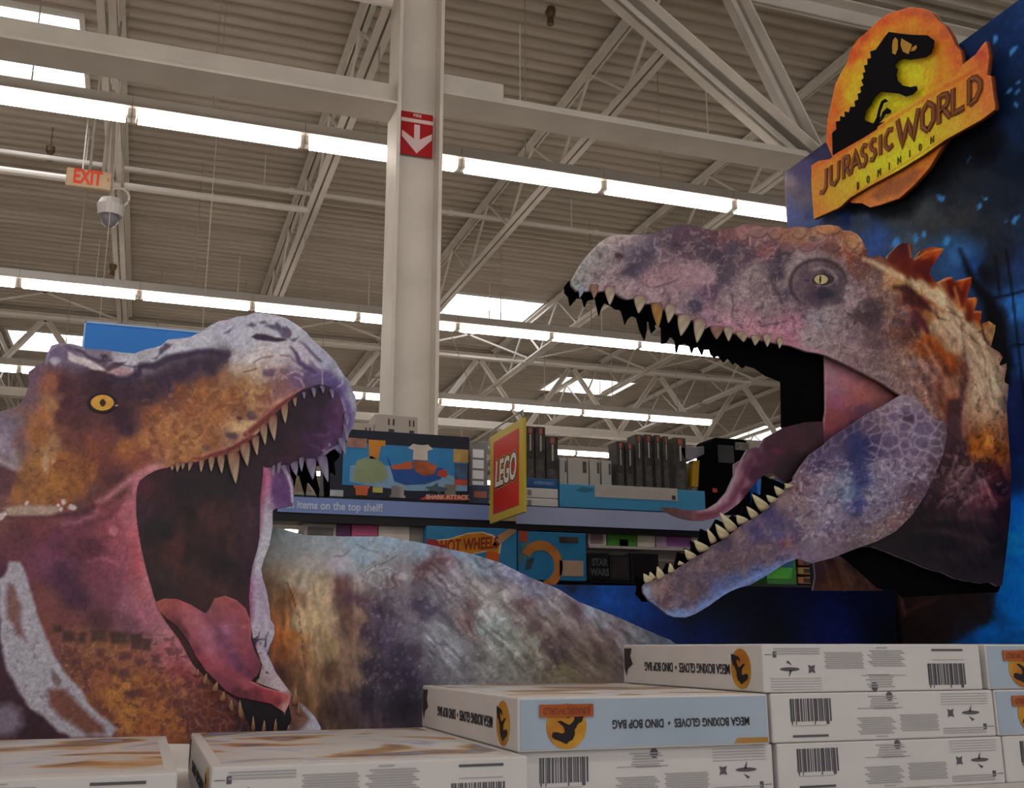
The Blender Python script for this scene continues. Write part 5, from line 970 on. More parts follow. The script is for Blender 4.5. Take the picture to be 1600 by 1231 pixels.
    for q in ([(420, 800), (520, 900), (640, 1040)], [(540, 780), (640, 900), (700, 1060)], [(600, 840), (680, 960)], [(680, 840), (720, 1000), (760, 1160)], [(760, 840), (800, 940), (800, 1060)]): p.line(c_(q), [1.5, 3, 1.5], ('a08074', '6a443c')[int(q[0][0]) % 2 ^ (q[0][1] > 820)], 3, .7)
    p.spots(5, .66, '4a2c24', .55, 85, 4, .8 + .0, .05, mask=p.reg(1500, 1580, 500, 720, 10)); p.grain(5, 14, .2, 87, 4, nk)
    for q in ([(470, 360), (560, 400), (700, 480), (800, 570), (900, 680)], [(600, 540), (700, 600), (790, 720), (800, 800)], [(840, 700), (880, 860), (930, 1060), (900, 1180)], [(900, 740), (960, 900), (1020, 1060), (1040, 1180)], [(1000, 820), (1040, 940), (1060, 1100)]): p.line(c_(q), [4, 8, 9, 8, 4][:len(q)], 'bcae9e', 5, .6, True)
    # spike shading
    for q in ([(480, 200), (560, 150), (670, 125)], [(780, 345), (860, 325)], [(850, 470), (905, 465)], [(890, 560), (935, 560)], [(640, 355), (730, 322)], [(440, 100), (455, 180)]): p.line(c_(q), 1.5, 'c09070', 1.5, .75)
    for q in ([(420, 120), (410, 240), (440, 320)], [(600, 200), (560, 300), (600, 380)], [(720, 360), (740, 440)], [(830, 380), (800, 500)], [(860, 520), (850, 600)]): p.line(c_(q), [4, 7, 3], '5a2012', 4, .7)
    p.blob(*c_([(560, 180)])[0], 14, 6, '9c5020', .8, -.4); p.line(c_([(755, 390), (770, 460), (790, 540)]), [2, 3, 2], 'b07c50', 2, .8)
    # strap and lower folds
    p.poly([(1482, 625), (1502, 626), (1502, 680), (1490, 720), (1470, 770), (1440, 800), (1450, 760), (1474, 700), (1480, 670)], '46343f', 3, .8)
    fo = p.reg(1440, 1580, 690, 800, 14)
    for q in ([(900, 240), (930, 190), (960, 90)], [(840, 420), (900, 350), (960, 330)], [(960, 440), (1030, 370), (1110, 330)], [(880, 330), (960, 270), (1050, 160)], [(1110, 260), (1150, 360), (1180, 420)]): p.line(g_(q), [1, 2, 1], '8c7684', 2.5, .6)
    p.spots(7, .58, '2c2030', .5, 91, 3, mask=fo); p.spots(8, .6, '7c6670', .5, 93, 3, mask=fo)
    p.poly([(1300, 850), (1400, 800), (1440, 790), (1500, 800), (1580, 800), (1580, 920), (1300, 880)], '261d24', 22, .55)
    for q in ([(700, 560), (880, 560), (1180, 640)], [(760, 480), (960, 470), (1160, 500)], [(700, 700), (900, 700), (1180, 740)], [(660, 700), (760, 745), (900, 800)]): p.line(g_(q), [1, 4, 2], '4e4044' if q[0][1] != 700 else '3a2f3a', 6, .5)
    p.grain(6, 26, .3, 97, 4, nk, -.5); me_ = np.array([.47, .41, .43]); p.c = np.clip(me_ + (p.c - me_) * 1.28, .03, 1); r_ = p.c[:, 0]; p.c[:, 2] -= np.maximum(p.c[:, 2] - r_ + .02, 0) * .45
    return p.grain(2.2, 2.2, .09, 95, 2).c
panel('skull', skull, onY(GY), paint_skull, 1.7, .012, parent=gg, gain=G_SKULL)
jawo = d_([(1150, 378), (1200, 392), (1250, 410), (1300, 460), (1400, 560), (1490, 600), (1500, 700)]) + [(1474, 710), (1462, 740), (1445, 775), (1425, 805), (1400, 830), (1370, 846), (1330, 860), (1300, 872), (1268, 880)] + e_([(1080, 760), (1000, 790), (880, 870), (760, 940), (680, 960), (620, 985), (560, 1020), (480, 1080), (380, 1140), (310, 1165), (230, 1160), (190, 1145), (130, 1095), (60, 1045), (25, 995), (22, 950), (45, 925), (100, 910), (160, 872), (200, 862), (260, 830), (330, 785), (400, 742), (470, 705), (495, 670), (560, 640), (620, 600), (660, 562), (740, 505), (790, 480), (850, 442), (880, 405), (940, 350), (990, 305), (1010, 250), (1060, 220)]) + d_([(300, 1030), (350, 950), (430, 850), (520, 790), (600, 720), (700, 650), (780, 600), (860, 540), (980, 480), (1080, 420)])
def paint_jaw(x, y):
    p = Paint(x, y, 4, 4).base(pts('1010,920,7a88a4 1020,950,6a6e90 1060,963,6c7cb0 1035,925,6a5560 1040,940,5c4858 1030,915,7c6874 1060,910,56485a 1080,930,5e4c56 1100,920,50445a 1070,945,5c5272 1120,930,54609a 1150,910,4c5688 1190,895,4c5c98 1220,885,4c5a90 1100,950,5868a4 1130,880,5a4a58 1160,870,5c4c5c 1130,850,56485e 1110,885,5a4a60 1100,870,6e5e6c 1160,840,66566a 1190,860,5c4c60 1180,830,484070 1200,800,4a406a 1170,810,7a6878 1150,830,7a6670 1220,830,504a78 1200,870,5a4c64 1240,870,68587a 1240,830,5c4c66 1230,850,6a4a5c 1230,800,6e5c6c 1250,780,78646e 1260,810,706274 1220,780,7a6676 1260,760,6a5468 1290,750,74647c 1240,760,6a5460 1280,780,746884 1300,800,746c88 1270,850,6c6078 1300,840,6c5c74 1290,820,726784 1340,820,62566c 1370,830,6a585c 1400,810,6c545c 1330,850,5c4c5c 1340,790,4a487c 1345,750,363a70 1330,720,2e2c5a 1350,700,2c2850 1310,720,584c70 1370,700,463c62 1320,750,6a7094 1330,770,68789a 1300,760,6c6a88 1360,770,6e6a88 1390,760,746c88 1380,730,746a86 1410,740,706480 1370,800,6a5e78 1400,780,6a5c74 1430,760,544258 1420,790,5c4450 1440,720,6a5a74 1450,690,685c78 1440,670,74688c 1420,700,665674 1400,690,5c4c6a 1400,660,7c6c84 1420,650,4c3c54 1430,630,7a6c80 1410,630,84758c 1380,650,6c5c70 1360,660,584a64 1330,680,40365c 1300,700,4c4062 1280,720,44385c 1470,690,5a4c5e 1460,730,54404e 1470,660,5c4c5c 1445,645,6a5a70'), 3.6, 4)
    sm = p.reg(1340, 1490, 610, 760, 20); p.cracks(17, .2, 'a89cb4', .55, 101, sm); sc = p.reg(1220, 1470, 700, 860, 25)
    p.cracks(11, .13, 'a094ac', .4, 103, sc, .7); p.spots(6, .6, 'a09ab2', .5, 105, 4, .7, mask=sc); p.spots(7, .6, '383050', .45, 107, 4, mask=sc)
    fr = p.reg(1000, 1260, 790, 970, 20); p.spots(9, .58, '7c6a78', .4, 109, 4, mask=fr); p.spots(8, .6, '3c3450', .45, 111, 4, mask=fr); p.cracks(20, .06, '8c7c8c', .35, 113, fr)
    for u, v, rx, ry in ((1320, 645, 85, 62), (1170, 765, 42, 45), (1305, 760, 62, 55), (1090, 560, 60, 40), (1165, 635, 55, 40), (1050, 740, 70, 70), (1180, 500, 45, 45), (1290, 550, 40, 40), (1240, 830, 45, 40)):
        q = d_([(u, v)])[0]; P = [(q[0] + rx * .2 * math.cos(t) * (1 + .1 * math.sin(3 * t + u)), q[1] + ry * .2 * math.sin(t)) for t in np.linspace(0, 6.28, 14, endpoint=False)]
        p.poly(P, '5e4f70', 2.5, .6); p.line(P + P[:1], 1.1, 'a698b4', 1.6, .55)
    for k in range(16): p.line(d_([(300 + 32 * k, 1040 - 26 * k), (330 + 36 * k, 985 - 26 * k), (320 + 36 * k, 930 - 28 * k)][::-1]), [.5, 1.4, 1], ('9a8aa6', '40304c')[k % 2], 1.8, .5, True)
    for k in range(22): p.line(d_([(560 + 40 * k % 500, 880 + 19 * (k * 7 % 11)), (640 + 40 * k % 520, 890 + 19 * (k * 7 % 11))]), .8, ('b0a4c0', '3a3454')[k % 2], 1.4, .4, True)
    p.line([(1004, 918), (1008, 940), (1030, 955), (1052, 963), (1080, 958), (1120, 936), (1155, 915), (1200, 893), (1240, 874)], [3, 6, 5, 4, 5, 6, 6, 5, 2], '6f84bc', 5, .7); p.line([(1340, 690), (1345, 740), (1338, 800)], [14, 9, 4], '323468', 9, .7)
    p.line(e_([(880, 400), (900, 460), (1040, 520), (1080, 600)]), [8, 9, 4, 2], '423a66', 7, .7); p.line(e_([(790, 560), (780, 600), (860, 620)]), 3, '443c64', 5, .5)
    me_ = np.array([.42, .36, .44]); p.c = np.clip(me_ + (p.c - me_) * 1.2, .03, 1)
    return p.grain(3, 3, .14, 115, 3).grain(2, 2, .08, 117, 2).c
panel('lower_jaw', jawo, onY(GY - .012), paint_jaw, 1.9, .01, parent=gg, gain=G_JAW)
cheek = d_([(540, 60), (545, 85), (700, 90), (850, 100), (1000, 200), (1150, 320), (1180, 400), (1100, 520), (860, 700), (620, 860), (490, 900), (520, 690), (545, 500)])
def paint_cheek(x, y):
    p = Paint(x, y, 3, 6).base([(1180 + a * .2, 540 + b * .2, h) for a, b, h in pts('560,110,7c5a60 640,140,78535a 760,180,745058 860,200,64434a 600,220,7c5864 700,280,84505a 620,340,7a5464 720,420,7c4450 800,330,844c50 850,400,8a4840 900,350,7c4648 1000,300,6a4046 1080,350,4c3438 960,430,5c383c 620,430,74405a 600,540,6e3438 580,640,6a2e34 640,600,642e34 700,560,683034 760,520,5a2c3c 660,680,3c2038 560,740,402038 760,620,2c2240 850,500,4a2c44')], 3, 5)
    p.line(d_([(540, 90), (548, 300), (545, 500), (530, 640), (505, 820)]), 1, '9a7074', 1.4, .8)
    for k in range(5): p.line(d_([(700 + 20 * k, 440 + 18 * k), (860, 390 + 14 * k), (1060, 370 + 6 * k)]), [1, 2, 1], '9a5850' if k % 2 else '5c3238', 3, .45, True)
    p.line(d_([(560, 70), (850, 170), (1010, 250), (1150, 385)]), [8, 9, 8, 5], '30181e', 8, .5)
    return p.grain(6, 4, .1, 21).c
panel('cheek_membrane', cheek, onY(GY + .03), paint_cheek, 2.4, .006, parent=gg, gain=GAIN)
tg = d_([(530, 590), (380, 600), (300, 620), (220, 640), (150, 680), (80, 720), (40, 770), (10, 830)]) + e_([(800, -10), (740, 10), (700, 80), (650, 110), (650, 190), (600, 300), (540, 370), (470, 415), (400, 430), (300, 425), (240, 410), (140, 407), (175, 432), (240, 465), (300, 485), (360, 496), (440, 498), (520, 480), (600, 440), (680, 380), (740, 310), (800, 230), (860, 180), (900, 165), (1000, 240), (1060, 200), (1150, 150)]) + d_([(540, 850)])
def paint_gt(x, y):
    p = Paint(x, y, 2, 8).base(pts('1290,670,3a1a1e 1270,680,2c1620 1250,690,3c1a24 1220,690,381828 1200,700,3a1828 1185,715,401a30 1200,730,3c1428 1220,740,200c16 1240,730,1c0a14 1180,740,34122a 1170,770,40142c 1165,790,4c1c34 1155,800,4c2038 1150,780,8f6c80 1160,750,8a6878 1175,715,6c4c60 1185,700,5a3a50 1140,790,947084 1130,800,94708a 1120,800,8a6476 1140,810,5c2c40 1110,807,74444e 1090,808,6c3c44 1070,803,503038 1050,797,4c2c30 1035,793,3c2628 1190,780,180a10 1230,760,120810 1260,740,180c14 1200,760,280c1c 1280,700,30161c 1250,720,1c0c14'), 3.6, 2)
    p.line(e_([(700, 80), (650, 190), (600, 300), (540, 375), (470, 420), (400, 435)]), [1, 3, 4, 4, 3, 1], 'a88a98', 3, .75)
    p.line(e_([(800, 20), (760, 100), (700, 240), (620, 380), (520, 450), (400, 470)]), [3, 5, 5, 5, 4, 2], '521c34', 4, .75)
    p.blob(1217, 705, 16, 6, '5a1c34', .6, .3)
    return p.grain(5, 8, .14, 31).c
panel('tongue', tg, onY(GY + .022), paint_gt, 1.8, .012, parent=gg, gain=1.3)
ge = b_([(1035, 540)])[0]
gi = disc('eye', ge[0] + 2, ge[1] - .5, 17, 8.8, GY - .003, '2c2024', gg, 1.35); disc('iris', ge[0] - 2, ge[1], 10.6, 7.2, GY - .0045, 'a09468', gi, 1.1); disc('pupil', ge[0] - 3, ge[1], 1.5, 6.6, GY - .0058, '1c1610', gi)
TG = GY - .006; GN = dict(c0='6c5054', c1='8f8070', c2='a59a84')
teeth(a_, [((195, 612), (245, 608), (200, 702))], TG, gg, c0='7c84a0', c1='8088a0', c2='7c8498')
teeth(a_, [((285, 590), (362, 590), (325, 708)), ((1325, 955), (1440, 955), (1397, 1065))], TG, gg, c0='6c4c4c', c1='78584e', c2='8a7060')
teeth(a_, [((405, 605), (507, 605), (463, 765)), ((662, 685), (778, 690), (715, 838)), ((935, 755), (1038, 770), (975, 922)), ((1045, 848), (1172, 858), (1085, 1035)), ((1185, 885), (1298, 898), (1225, 1096))], TG, gg, **GN)
teeth(a_, [((808, 750), (914, 758), (885, 965))], TG, gg, c0='684434', c1='84602f', c2='8a6c3c')
teeth(b_, [((155, 955), (242, 960), (215, 1082)), ((250, 1000), (362, 1010), (346, 1088)), ((400, 1028), (482, 1040), (445, 1118)), ((502, 1018), (580, 1020), (553, 1130)), ((632, 1048), (687, 1050), (660, 1143))], TG, gg, **GN)
TGL = GY - .018
LG = dict(c0='6c564c', c1='8f876a', c2='a39c80')
teeth(e_, [((30, 935), (88, 912), (25, 862)), ((62, 908), (106, 898), (68, 850)), ((110, 912), (166, 886), (118, 812)), ((188, 862), (234, 856), (206, 790)), ((255, 808), (302, 802), (270, 775)), ((322, 775), (388, 748), (306, 695)), ((398, 722), (478, 695), (372, 632)), ((480, 662), (524, 640), (460, 552)), ((545, 632), (612, 602), (518, 520)), ((598, 584), (668, 556), (550, 443)), ((668, 532), (742, 502), (664, 460)), ((760, 492), (812, 462), (732, 400)), ((820, 442), (888, 408), (770, 316)), ((890, 385), (945, 358), (868, 322)), ((938, 335), (992, 308), (922, 260)), ((1000, 284), (1052, 262), (995, 243))], TGL, gg, **LG)
n2 = lambda P: cv(P, 860, 330, .2375)
blk = a_([(150, 520), (100, 560), (70, 600), (72, 655), (105, 690), (120, 772), (160, 725), (180, 700), (225, 705), (245, 780), (270, 725), (340, 705), (350, 760), (372, 855), (395, 780), (425, 745), (480, 770), (520, 800), (560, 800), (580, 850), (600, 932), (620, 890), (660, 855), (700, 870), (730, 980), (770, 1068), (785, 1000), (790, 905), (808, 905), (830, 1010), (865, 975), (845, 900), (918, 960), (920, 1100), (960, 1095), (1000, 1030), (1038, 1075), (1048, 1200), (1070, 1110), (1130, 1098), (1165, 1120), (1185, 1185), (1200, 1140), (1240, 1130), (1275, 1200), (1290, 1150), (1340, 1150)]) + \
    n2([(1060, 940), (1085, 962), (1105, 945), (1145, 992), (1170, 960), (1207, 1006), (1215, 985), (1270, 1030), (1290, 1012), (1350, 1030), (1420, 1080), (1450, 1090), (1520, 1120)]) + [(1222, 668), (1296, 690), (1300, 560), (1240, 520), (1100, 470), (1000, 430), (900, 425)]
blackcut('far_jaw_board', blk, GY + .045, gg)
crop5 = lambda P: cv(P, 960, 620, .4)
tips = [(78, 695), (112, 690), (160, 668), (205, 650), (248, 605), (275, 590), (298, 562), (338, 515), (398, 478), (462, 462), (505, 425), (545, 372), (580, 305), (640, 330)]
ol = []
for i, (u, v) in enumerate(tips): ol += crop5([(u, v), (u + 30, v + 14)])
blackcut('far_jaw_board', crop5([(90, 745), (85, 770), (112, 800), (150, 800)])[::-1] + ol + crop5([(700, 300), (700, 420), (420, 620), (170, 760)]), GY + .03, gg)
blackcut('black_hollow_sheet', g_([(200, 640), (500, 640), (800, 760), (1180, 850), (1205, 885), (1190, 915), (900, 928), (640, 945), (600, 905), (500, 893), (420, 820), (330, 740), (250, 680)]), GY + .03, gg)  # flat black sheet stands in for the dark hollow under the neck
def paint_n(x, y):
    p = Paint(x, y, 4, 9).base([(1240 + a * .268, 680 + b * .268, h) for a, b, h in pts('120,700,4c3848 160,780,4a3444 150,850,4a3038 200,720,4a2c26 220,820,5c3c2c 260,700,6a5450 280,780,6a4a40 320,820,6c4c3c 200,870,6a4424 280,870,70482c 380,860,5c3c2c 440,880,54362c 340,760,4a3430')], 3, 4)
    for k in range(5): p.line(g_([(180 + 50 * k, 720), (190 + 55 * k, 800), (215 + 60 * k, 880)]), 1.3, ('8a6a50', '36221f')[k % 2], 2, .6, True)
    return p.grain(4, 9, .2, 3).c
panel('far_neck_board', g_([(85, 640), (250, 640), (330, 740), (420, 820), (500, 885), (520, 905), (112, 905), (128, 820), (118, 740)]), onY(GY + .4), paint_n, 3, .008, parent=gg, gain=GAIN)

# ---------------- display walls
bx = empty('display_backboard', (2.8, 2.7, T0), 'tall dark blue printed jungle side board of the display', 'display board')
PX = 2.8
def yz(y, z):     # point on the side board back to photo pixels
    return px_of(PX, y, z)
def px_of(X, Y, Z):
    dx, dy, dz = X, Y, Z - 1.55; r = dx * math.cos(YAW) - dy * math.sin(YAW); g = dx * math.sin(YAW) + dy * math.cos(YAW)
    fw = g * math.cos(PITCH) + dz * math.sin(PITCH); up = -g * math.sin(PITCH) + dz * math.cos(PITCH)
    return (800 + FPX * r / fw, 615.5 - FPX * up / fw)
ZT = 3.805
bo = [yz(4.04, ZT), yz(3.2, ZT), yz(2.1, ZT), yz(2.1, T0 + .001), yz(3.0, T0 + .001), yz(4.04, T0 + .001)]
def paint_board(x, y):
    p = Paint(x, y, 5, 12).base(pts('1230,290,70646a 1240,330,4a5078 1260,270,46405e 1255,310,5c5460 1270,240,302e44 1300,215,1c2236 1270,340,3c4868 1300,340,2c3848 1320,340,142044 1340,350,343c46 1330,370,30406c 1370,370,2c4478 1400,340,32383c 1440,330,34383a 1420,380,384048 1460,350,303234 1500,340,2c2c2e 1540,360,1e2228 1480,390,244468 1500,400,2c5484 1480,300,1c2028 1520,290,1a1e26 1560,300,161c26 1420,290,06080e 1480,240,05070c 1540,230,0a101c 1560,150,0c1a30 1580,60,10244a 1600,30,142a50 1560,90,0e1e3c 1600,200,10203c 1580,260,0c1522 1560,400,1a1c24 1600,420,1e2e54 1540,430,0c0c12 1560,500,101420 1590,480,2460a8 1600,560,1c4078 1570,560,060810 1580,620,101c44 1600,700,08143c 1590,740,06183c 1600,800,0650aa 1590,850,0660b8 1580,900,065cb0 1600,950,0656a4 1540,980,0654a2 1570,930,065aac 1600,640,0c1638 1520,420,1e3a70 1510,440,22406e 1500,1000,0a3c78 1400,940,241618 1440,940,30201c 1460,970,1c1210 1500,920,1a1212 1420,990,22151a 1480,990,140f12 1520,930,1c1414 1530,960,16121a 1400,800,101420 1300,600,1c2c50 1700,100,0c1a34 1700,500,143060 1700,900,0658a6'), 3.2, 6)
    for (u, v, rx, ry, rot) in ((1555, 62, 4, 6, .3), (1551, 18, 3, 6, 0), (1585, 80, 5, 9, .6), (1592, 142, 6, 7, .5), (1577, 140, 4, 8, .6), (1590, 162, 5, 5, 0), (1590, 125, 8, 3, -.6), (1480, 375, 8, 10, 0), (1428, 375, 8, 10, 0), (1400, 378, 7, 10, 0), (1530, 320, 7, 3, -.7), (1540, 305, 5, 3, 0), (1515, 250, 3, 6, .3), (1470, 308, 8, 4, -.4), (1570, 345, 3, 6, 0), (1590, 340, 5, 9, .4), (1445, 365, 6, 8, 0)):
        p.blob(u, v, rx, ry, '3a78b4', .85, rot)
    p.line([(1500, 390), (1520, 440), (1545, 470), (1560, 520), (1572, 600)], [2, 7, 10, 12, 8], '08080c', 4, .9)
    for q in ([(1555, 465), (1580, 460), (1610, 452)], [(1580, 540), (1610, 537)], [(1572, 390), (1582, 460), (1590, 530), (1600, 620)], [(1555, 400), (1562, 460)]): p.line(q, 1.8, '07090e', 1.5, .9)
    p.poly([(1395, 925), (1410, 905), (1440, 925), (1500, 926), (1560, 915), (1552, 940), (1545, 975), (1520, 985), (1498, 1004), (1380, 1012)], '1c1314', 5, .8); p.line([(1404, 895), (1408, 935), (1414, 962)], [1, 2, 1.4], '5a3c34', 2, .8); p.line([(1412, 958), (1440, 945), (1465, 934)], [3, 3, 1], '3a2420', 3, .7)
    for u, v, rx, ry, o in ((1450, 270, 80, 45, -.5), (1400, 320, 50, 28, -.3), (1530, 215, 45, 60, 0), (1350, 325, 40, 16, 0)): p.blob(u, v, rx, ry, '030408', .85, o, .6)  # logo's shadow painted as near-black blobs into the board colours
    p.line([(1228, 270), (1228, 350)], 1.2, '8a7f80', 2, .8)
    return p.grain(12, 12, .2, 5).c
panel('printed_board', bo, onX(PX), paint_board, 3.2, .02, normal=(-1, 0, 0), parent=bx, gain=G_BOARD, m=colmat('printed_board', .75, .15, 50, .06))
# logo fixed to the board
ycs = lambda P: cv(P, 1200, 0, .2924)
def board_prism(name, poly, off, t, m, parent):
    return panel(name, poly, onX(PX - off), lambda x, y: np.tile(rgb('0a090b'), (len(x), 1)), 1.3, t, normal=(-1, 0, 0), parent=parent, m=m, edge=m)
med = ycs([(345, 840), (310, 760), (318, 640), (340, 540), (360, 450), (390, 390), (420, 340), (440, 270), (480, 210), (540, 160), (590, 110), (650, 70), (720, 50), (760, 38), (830, 45), (880, 70), (910, 110), (950, 140), (980, 190), (1000, 240), (1030, 270), (1040, 330), (1040, 450), (960, 740), (920, 800), (860, 900), (780, 990), (700, 1060), (600, 1095), (545, 1108), (500, 1085), (450, 1085), (400, 1060), (420, 950)])
def paint_med(x, y):
    p = Paint(x, y, 3, 15).base([(1200 + a * .2924, b * .2924, h) for a, b, h in pts('400,700,8a3418 360,600,9a4a20 380,500,a05418 450,300,8a3a1c 520,200,8c3c20 620,110,8c3a22 760,60,8a4028 850,80,84402c 940,160,84402c 1000,260,8a442c 1020,340,904a24 400,620,c07818 480,450,c88a14 500,350,c08018 560,240,c47a18 650,160,c07018 780,120,bc6a1a 880,150,b05c1c 930,250,b86a1c 960,350,bc701a 930,450,b86818 700,350,c89a14 800,400,c8a014 720,500,c89c14 650,560,c8a010 600,520,c89a14 560,600,c49a12 800,500,c89414 850,350,c48a16 450,500,c4901a 700,600,c09a14 780,1000,9a5a28 850,900,b06020 900,800,a85a1c 650,980,a86424 600,1090,9c6444 700,1050,9a6040 500,1060,a8602c')], 3, 5)
    p.poly(ycs([(545, 1060), (590, 1000), (640, 960), (720, 940), (780, 900), (830, 900), (800, 960), (700, 1030), (600, 1070)]), '6a4030', 5, .85)
    return p.grain(7, 7, .14, 6).c
lo = panel('logo_medallion', med, onX(PX - .03), paint_med, 2.2, .02, normal=(-1, 0, 0), parent=bx, gain=(2.9, 2.45, 1.2), edge=mat('logo_edge', '7a3c20', .6, .1))
ban = ycs([(232, 885), (270, 860), (330, 850), (420, 770), (540, 690), (660, 610), (760, 560), (900, 460), (1010, 400), (1040, 345), (1110, 290), (1150, 235), (1165, 220), (1175, 260), (1182, 300), (1170, 400), (1192, 405), (1200, 480), (1213, 560), (1213, 585), (1140, 640), (1050, 690), (950, 745), (830, 830), (700, 910), (560, 985), (440, 1055), (380, 1110), (245, 1170), (232, 1000)])
def paint_ban(x, y):
    p = Paint(x, y, 3, 16).base([(1200 + a * .2924, b * .2924, h) for a, b, h in pts('240,900,b06028 300,900,b8682c 260,1000,bc6c2c 260,1120,b8682a 350,1050,c08028 420,1000,c48c24 400,850,b8641e 500,950,c89c1c 600,880,c8a418 560,780,bc7a1c 700,850,c8aa18 680,680,c08c1c 800,780,c8a41a 760,640,c0981c 900,700,c89024 880,540,c08020 1000,640,c4842c 1000,450,b86c24 1100,580,b8702c 1100,400,b46828 1180,550,a85c34 1150,300,984c38 1160,400,9c5034 1200,500,a45838 600,960,c08c1c 450,1040,bc7c28')], 3, 6)
    p.line(ycs([(250, 890), (420, 800), (660, 640), (900, 490), (1100, 380), (1170, 320)]), [2, 3, 1.5, 1.5, 2, 3], '8a3c1c', 3, .7); p.line(ycs([(470, 1030), (700, 890), (860, 790), (960, 730)]), 1, '9a601c', 1.5, .8)
    p.blob(*ycs([(1140, 290)])[0], 12, 10, '8a3428', .7); return p.grain(7, 7, .1, 7).c
bb = panel('logo_banner', ban, onX(PX - .05), paint_ban, 2.2, .02, normal=(-1, 0, 0), parent=bx, gain=(2.9, 2.45, 1.2), edge=mat('logo_edge', '7a3c20'))
DK = mat('logo_skeleton', '0d0b12', .8, .1); DK.node_tree.nodes['Principled BSDF'].inputs['Specular IOR Level'].default_value = .08; LTR = mat('logo_letters', '7c3c18', .45, .1, 30); LTI = mat('logo_letter_inline', '9c5c20', .45, .1, 30)
sk = ycs([(345, 828), (342, 710), (365, 690), (362, 650), (385, 645), (385, 620), (410, 625), (408, 595), (432, 600), (440, 570), (465, 570), (462, 540), (482, 530), (478, 500), (498, 495), (492, 465), (510, 455), (498, 430), (512, 415), (505, 390), (520, 385), (512, 350), (532, 345), (530, 315), (550, 310), (545, 275), (575, 265), (600, 230), (620, 200), (645, 170), (700, 178), (760, 185), (850, 188), (885, 215), (882, 250), (868, 285), (840, 305), (800, 312), (760, 318), (720, 315), (690, 325), (672, 350), (690, 370), (682, 400), (690, 430), (715, 455), (760, 465), (792, 460), (795, 480), (770, 505), (735, 515), (700, 500), (650, 495), (600, 490), (575, 510), (560, 530), (545, 560), (520, 590), (510, 640), (560, 660), (600, 620), (580, 690), (500, 740)])
s_ = board_prism('dinosaur_skeleton', sk, .052, .004, DK, bx)
for q in ([(668, 215), (680, 200), (693, 215), (693, 260), (680, 292), (664, 285), (663, 245)], [(712, 205), (768, 238), (765, 250), (750, 290), (720, 275), (708, 240)], [(770, 255), (790, 240), (795, 255), (782, 272), (762, 274)]): board_prism('skull_opening', ycs(q), .0545, .002, mat('logo_gold', 'c8942a', .5, .1), s_)
for q in ([(560, 670), (580, 625), (590, 580), (605, 540), (625, 528), (640, 540), (615, 550), (600, 590), (588, 650)], [(560, 680), (600, 640), (610, 600), (635, 575), (655, 590), (650, 605), (625, 610), (600, 650)], [(480, 660), (560, 668), (620, 650), (560, 690), (485, 690)], [(478, 700), (520, 712), (480, 722)]): board_prism('arm_bones', ycs(q), .0525, .004, DK, bx)
# letters on the banner: strokes in the board's own plane
def board_pts(P):                      # u along the banner 0..1, v up 0..1 -> pixels between two guide lines
    # lower guide and upper guide in crop pixels
    r = []
    for u, v in P:
        lo_ = (275 + (1150 - 275) * u, 1060 - (1060 - 540) * u - 40 * math.sin(u * 3.14) * 0)
        up_ = (275 + (1150 - 275) * u, 905 - (905 - 372) * u)
        r.append((lo_[0], lo_[1] + (up_[1] - lo_[1]) * v))
    return ycs(r)
GL = {'J': [[(.9, 1), (.85, .15), (.5, 0), (.1, .1)]], 'U': [[(.08, 1), (.1, .2), (.45, .02), (.85, .2), (.9, 1)]], 'R': [[(.1, 0), (.1, 1), (.7, .92), (.8, .7), (.65, .5), (.15, .45)], [(.4, .48), (.95, .0)]], 'A': [[(.0, 0), (.5, 1), (1, 0)], [(.22, .36), (.8, .36)]],
      'S': [[(.9, .88), (.5, 1), (.15, .8), (.35, .56), (.75, .42), (.85, .18), (.5, 0), (.1, .1)]], 'I': [[(.5, 0), (.5, 1)]], 'C': [[(.92, .9), (.5, 1), (.15, .7), (.15, .3), (.5, 0), (.95, .12)]], 'W': [[(0, 1), (.25, 0), (.5, .8), (.75, 0), (1, 1)]],
      'O': [[(.5, 0), (.1, .25), (.1, .75), (.5, 1), (.9, .75), (.9, .25), (.5, 0)]], 'L': [[(.15, 1), (.15, .03), (.95, .03)]], 'D': [[(.12, .02), (.12, .98), (.6, .92), (.92, .65), (.92, .35), (.6, .06), (.12, .02)]], 'M': [[(.05, 0), (.1, 1), (.5, .4), (.9, 1), (.95, 0)]], 'N': [[(.1, 0), (.1, 1), (.9, 0), (.9, 1)]]}
def stroke(name, P, w, off, m, parent):
    V = onX(PX - off)(np.array([q[0] for q in P], float), np.array([q[1] for q in P], float)); mb = MB(); n = len(V)
    L, R = [], []
    for i in range(n):
        d = V[min(i + 1, n - 1)] - V[max(i - 1, 0)]; d = d / np.linalg.norm(d); nrm = np.array([0, -d[2], d[1]])
        L.append(V[i] + nrm * w); R.append(V[i] - nrm * w)
    for i in range(n - 1): 
        mb.add([L[i], L[i + 1], R[i + 1], R[i], L[i] + (.004, 0, 0), L[i + 1] + (.004, 0, 0), R[i + 1] + (.004, 0, 0), R[i] + (.004, 0, 0)], [(0, 1, 2, 3), (7, 6, 5, 4), (0, 4, 5, 1), (1, 5, 6, 2), (2, 6, 7, 3), (3, 7, 4, 0)])
    return mb
def dens(P):
    r = [P[0]]
    for a, b in zip(P, P[1:]): r += [((a[0] * 2 + b[0]) / 3, (a[1] * 2 + b[1]) / 3), ((a[0] + 2 * b[0]) / 3, (a[1] + 2 * b[1]) / 3), b]
    return r
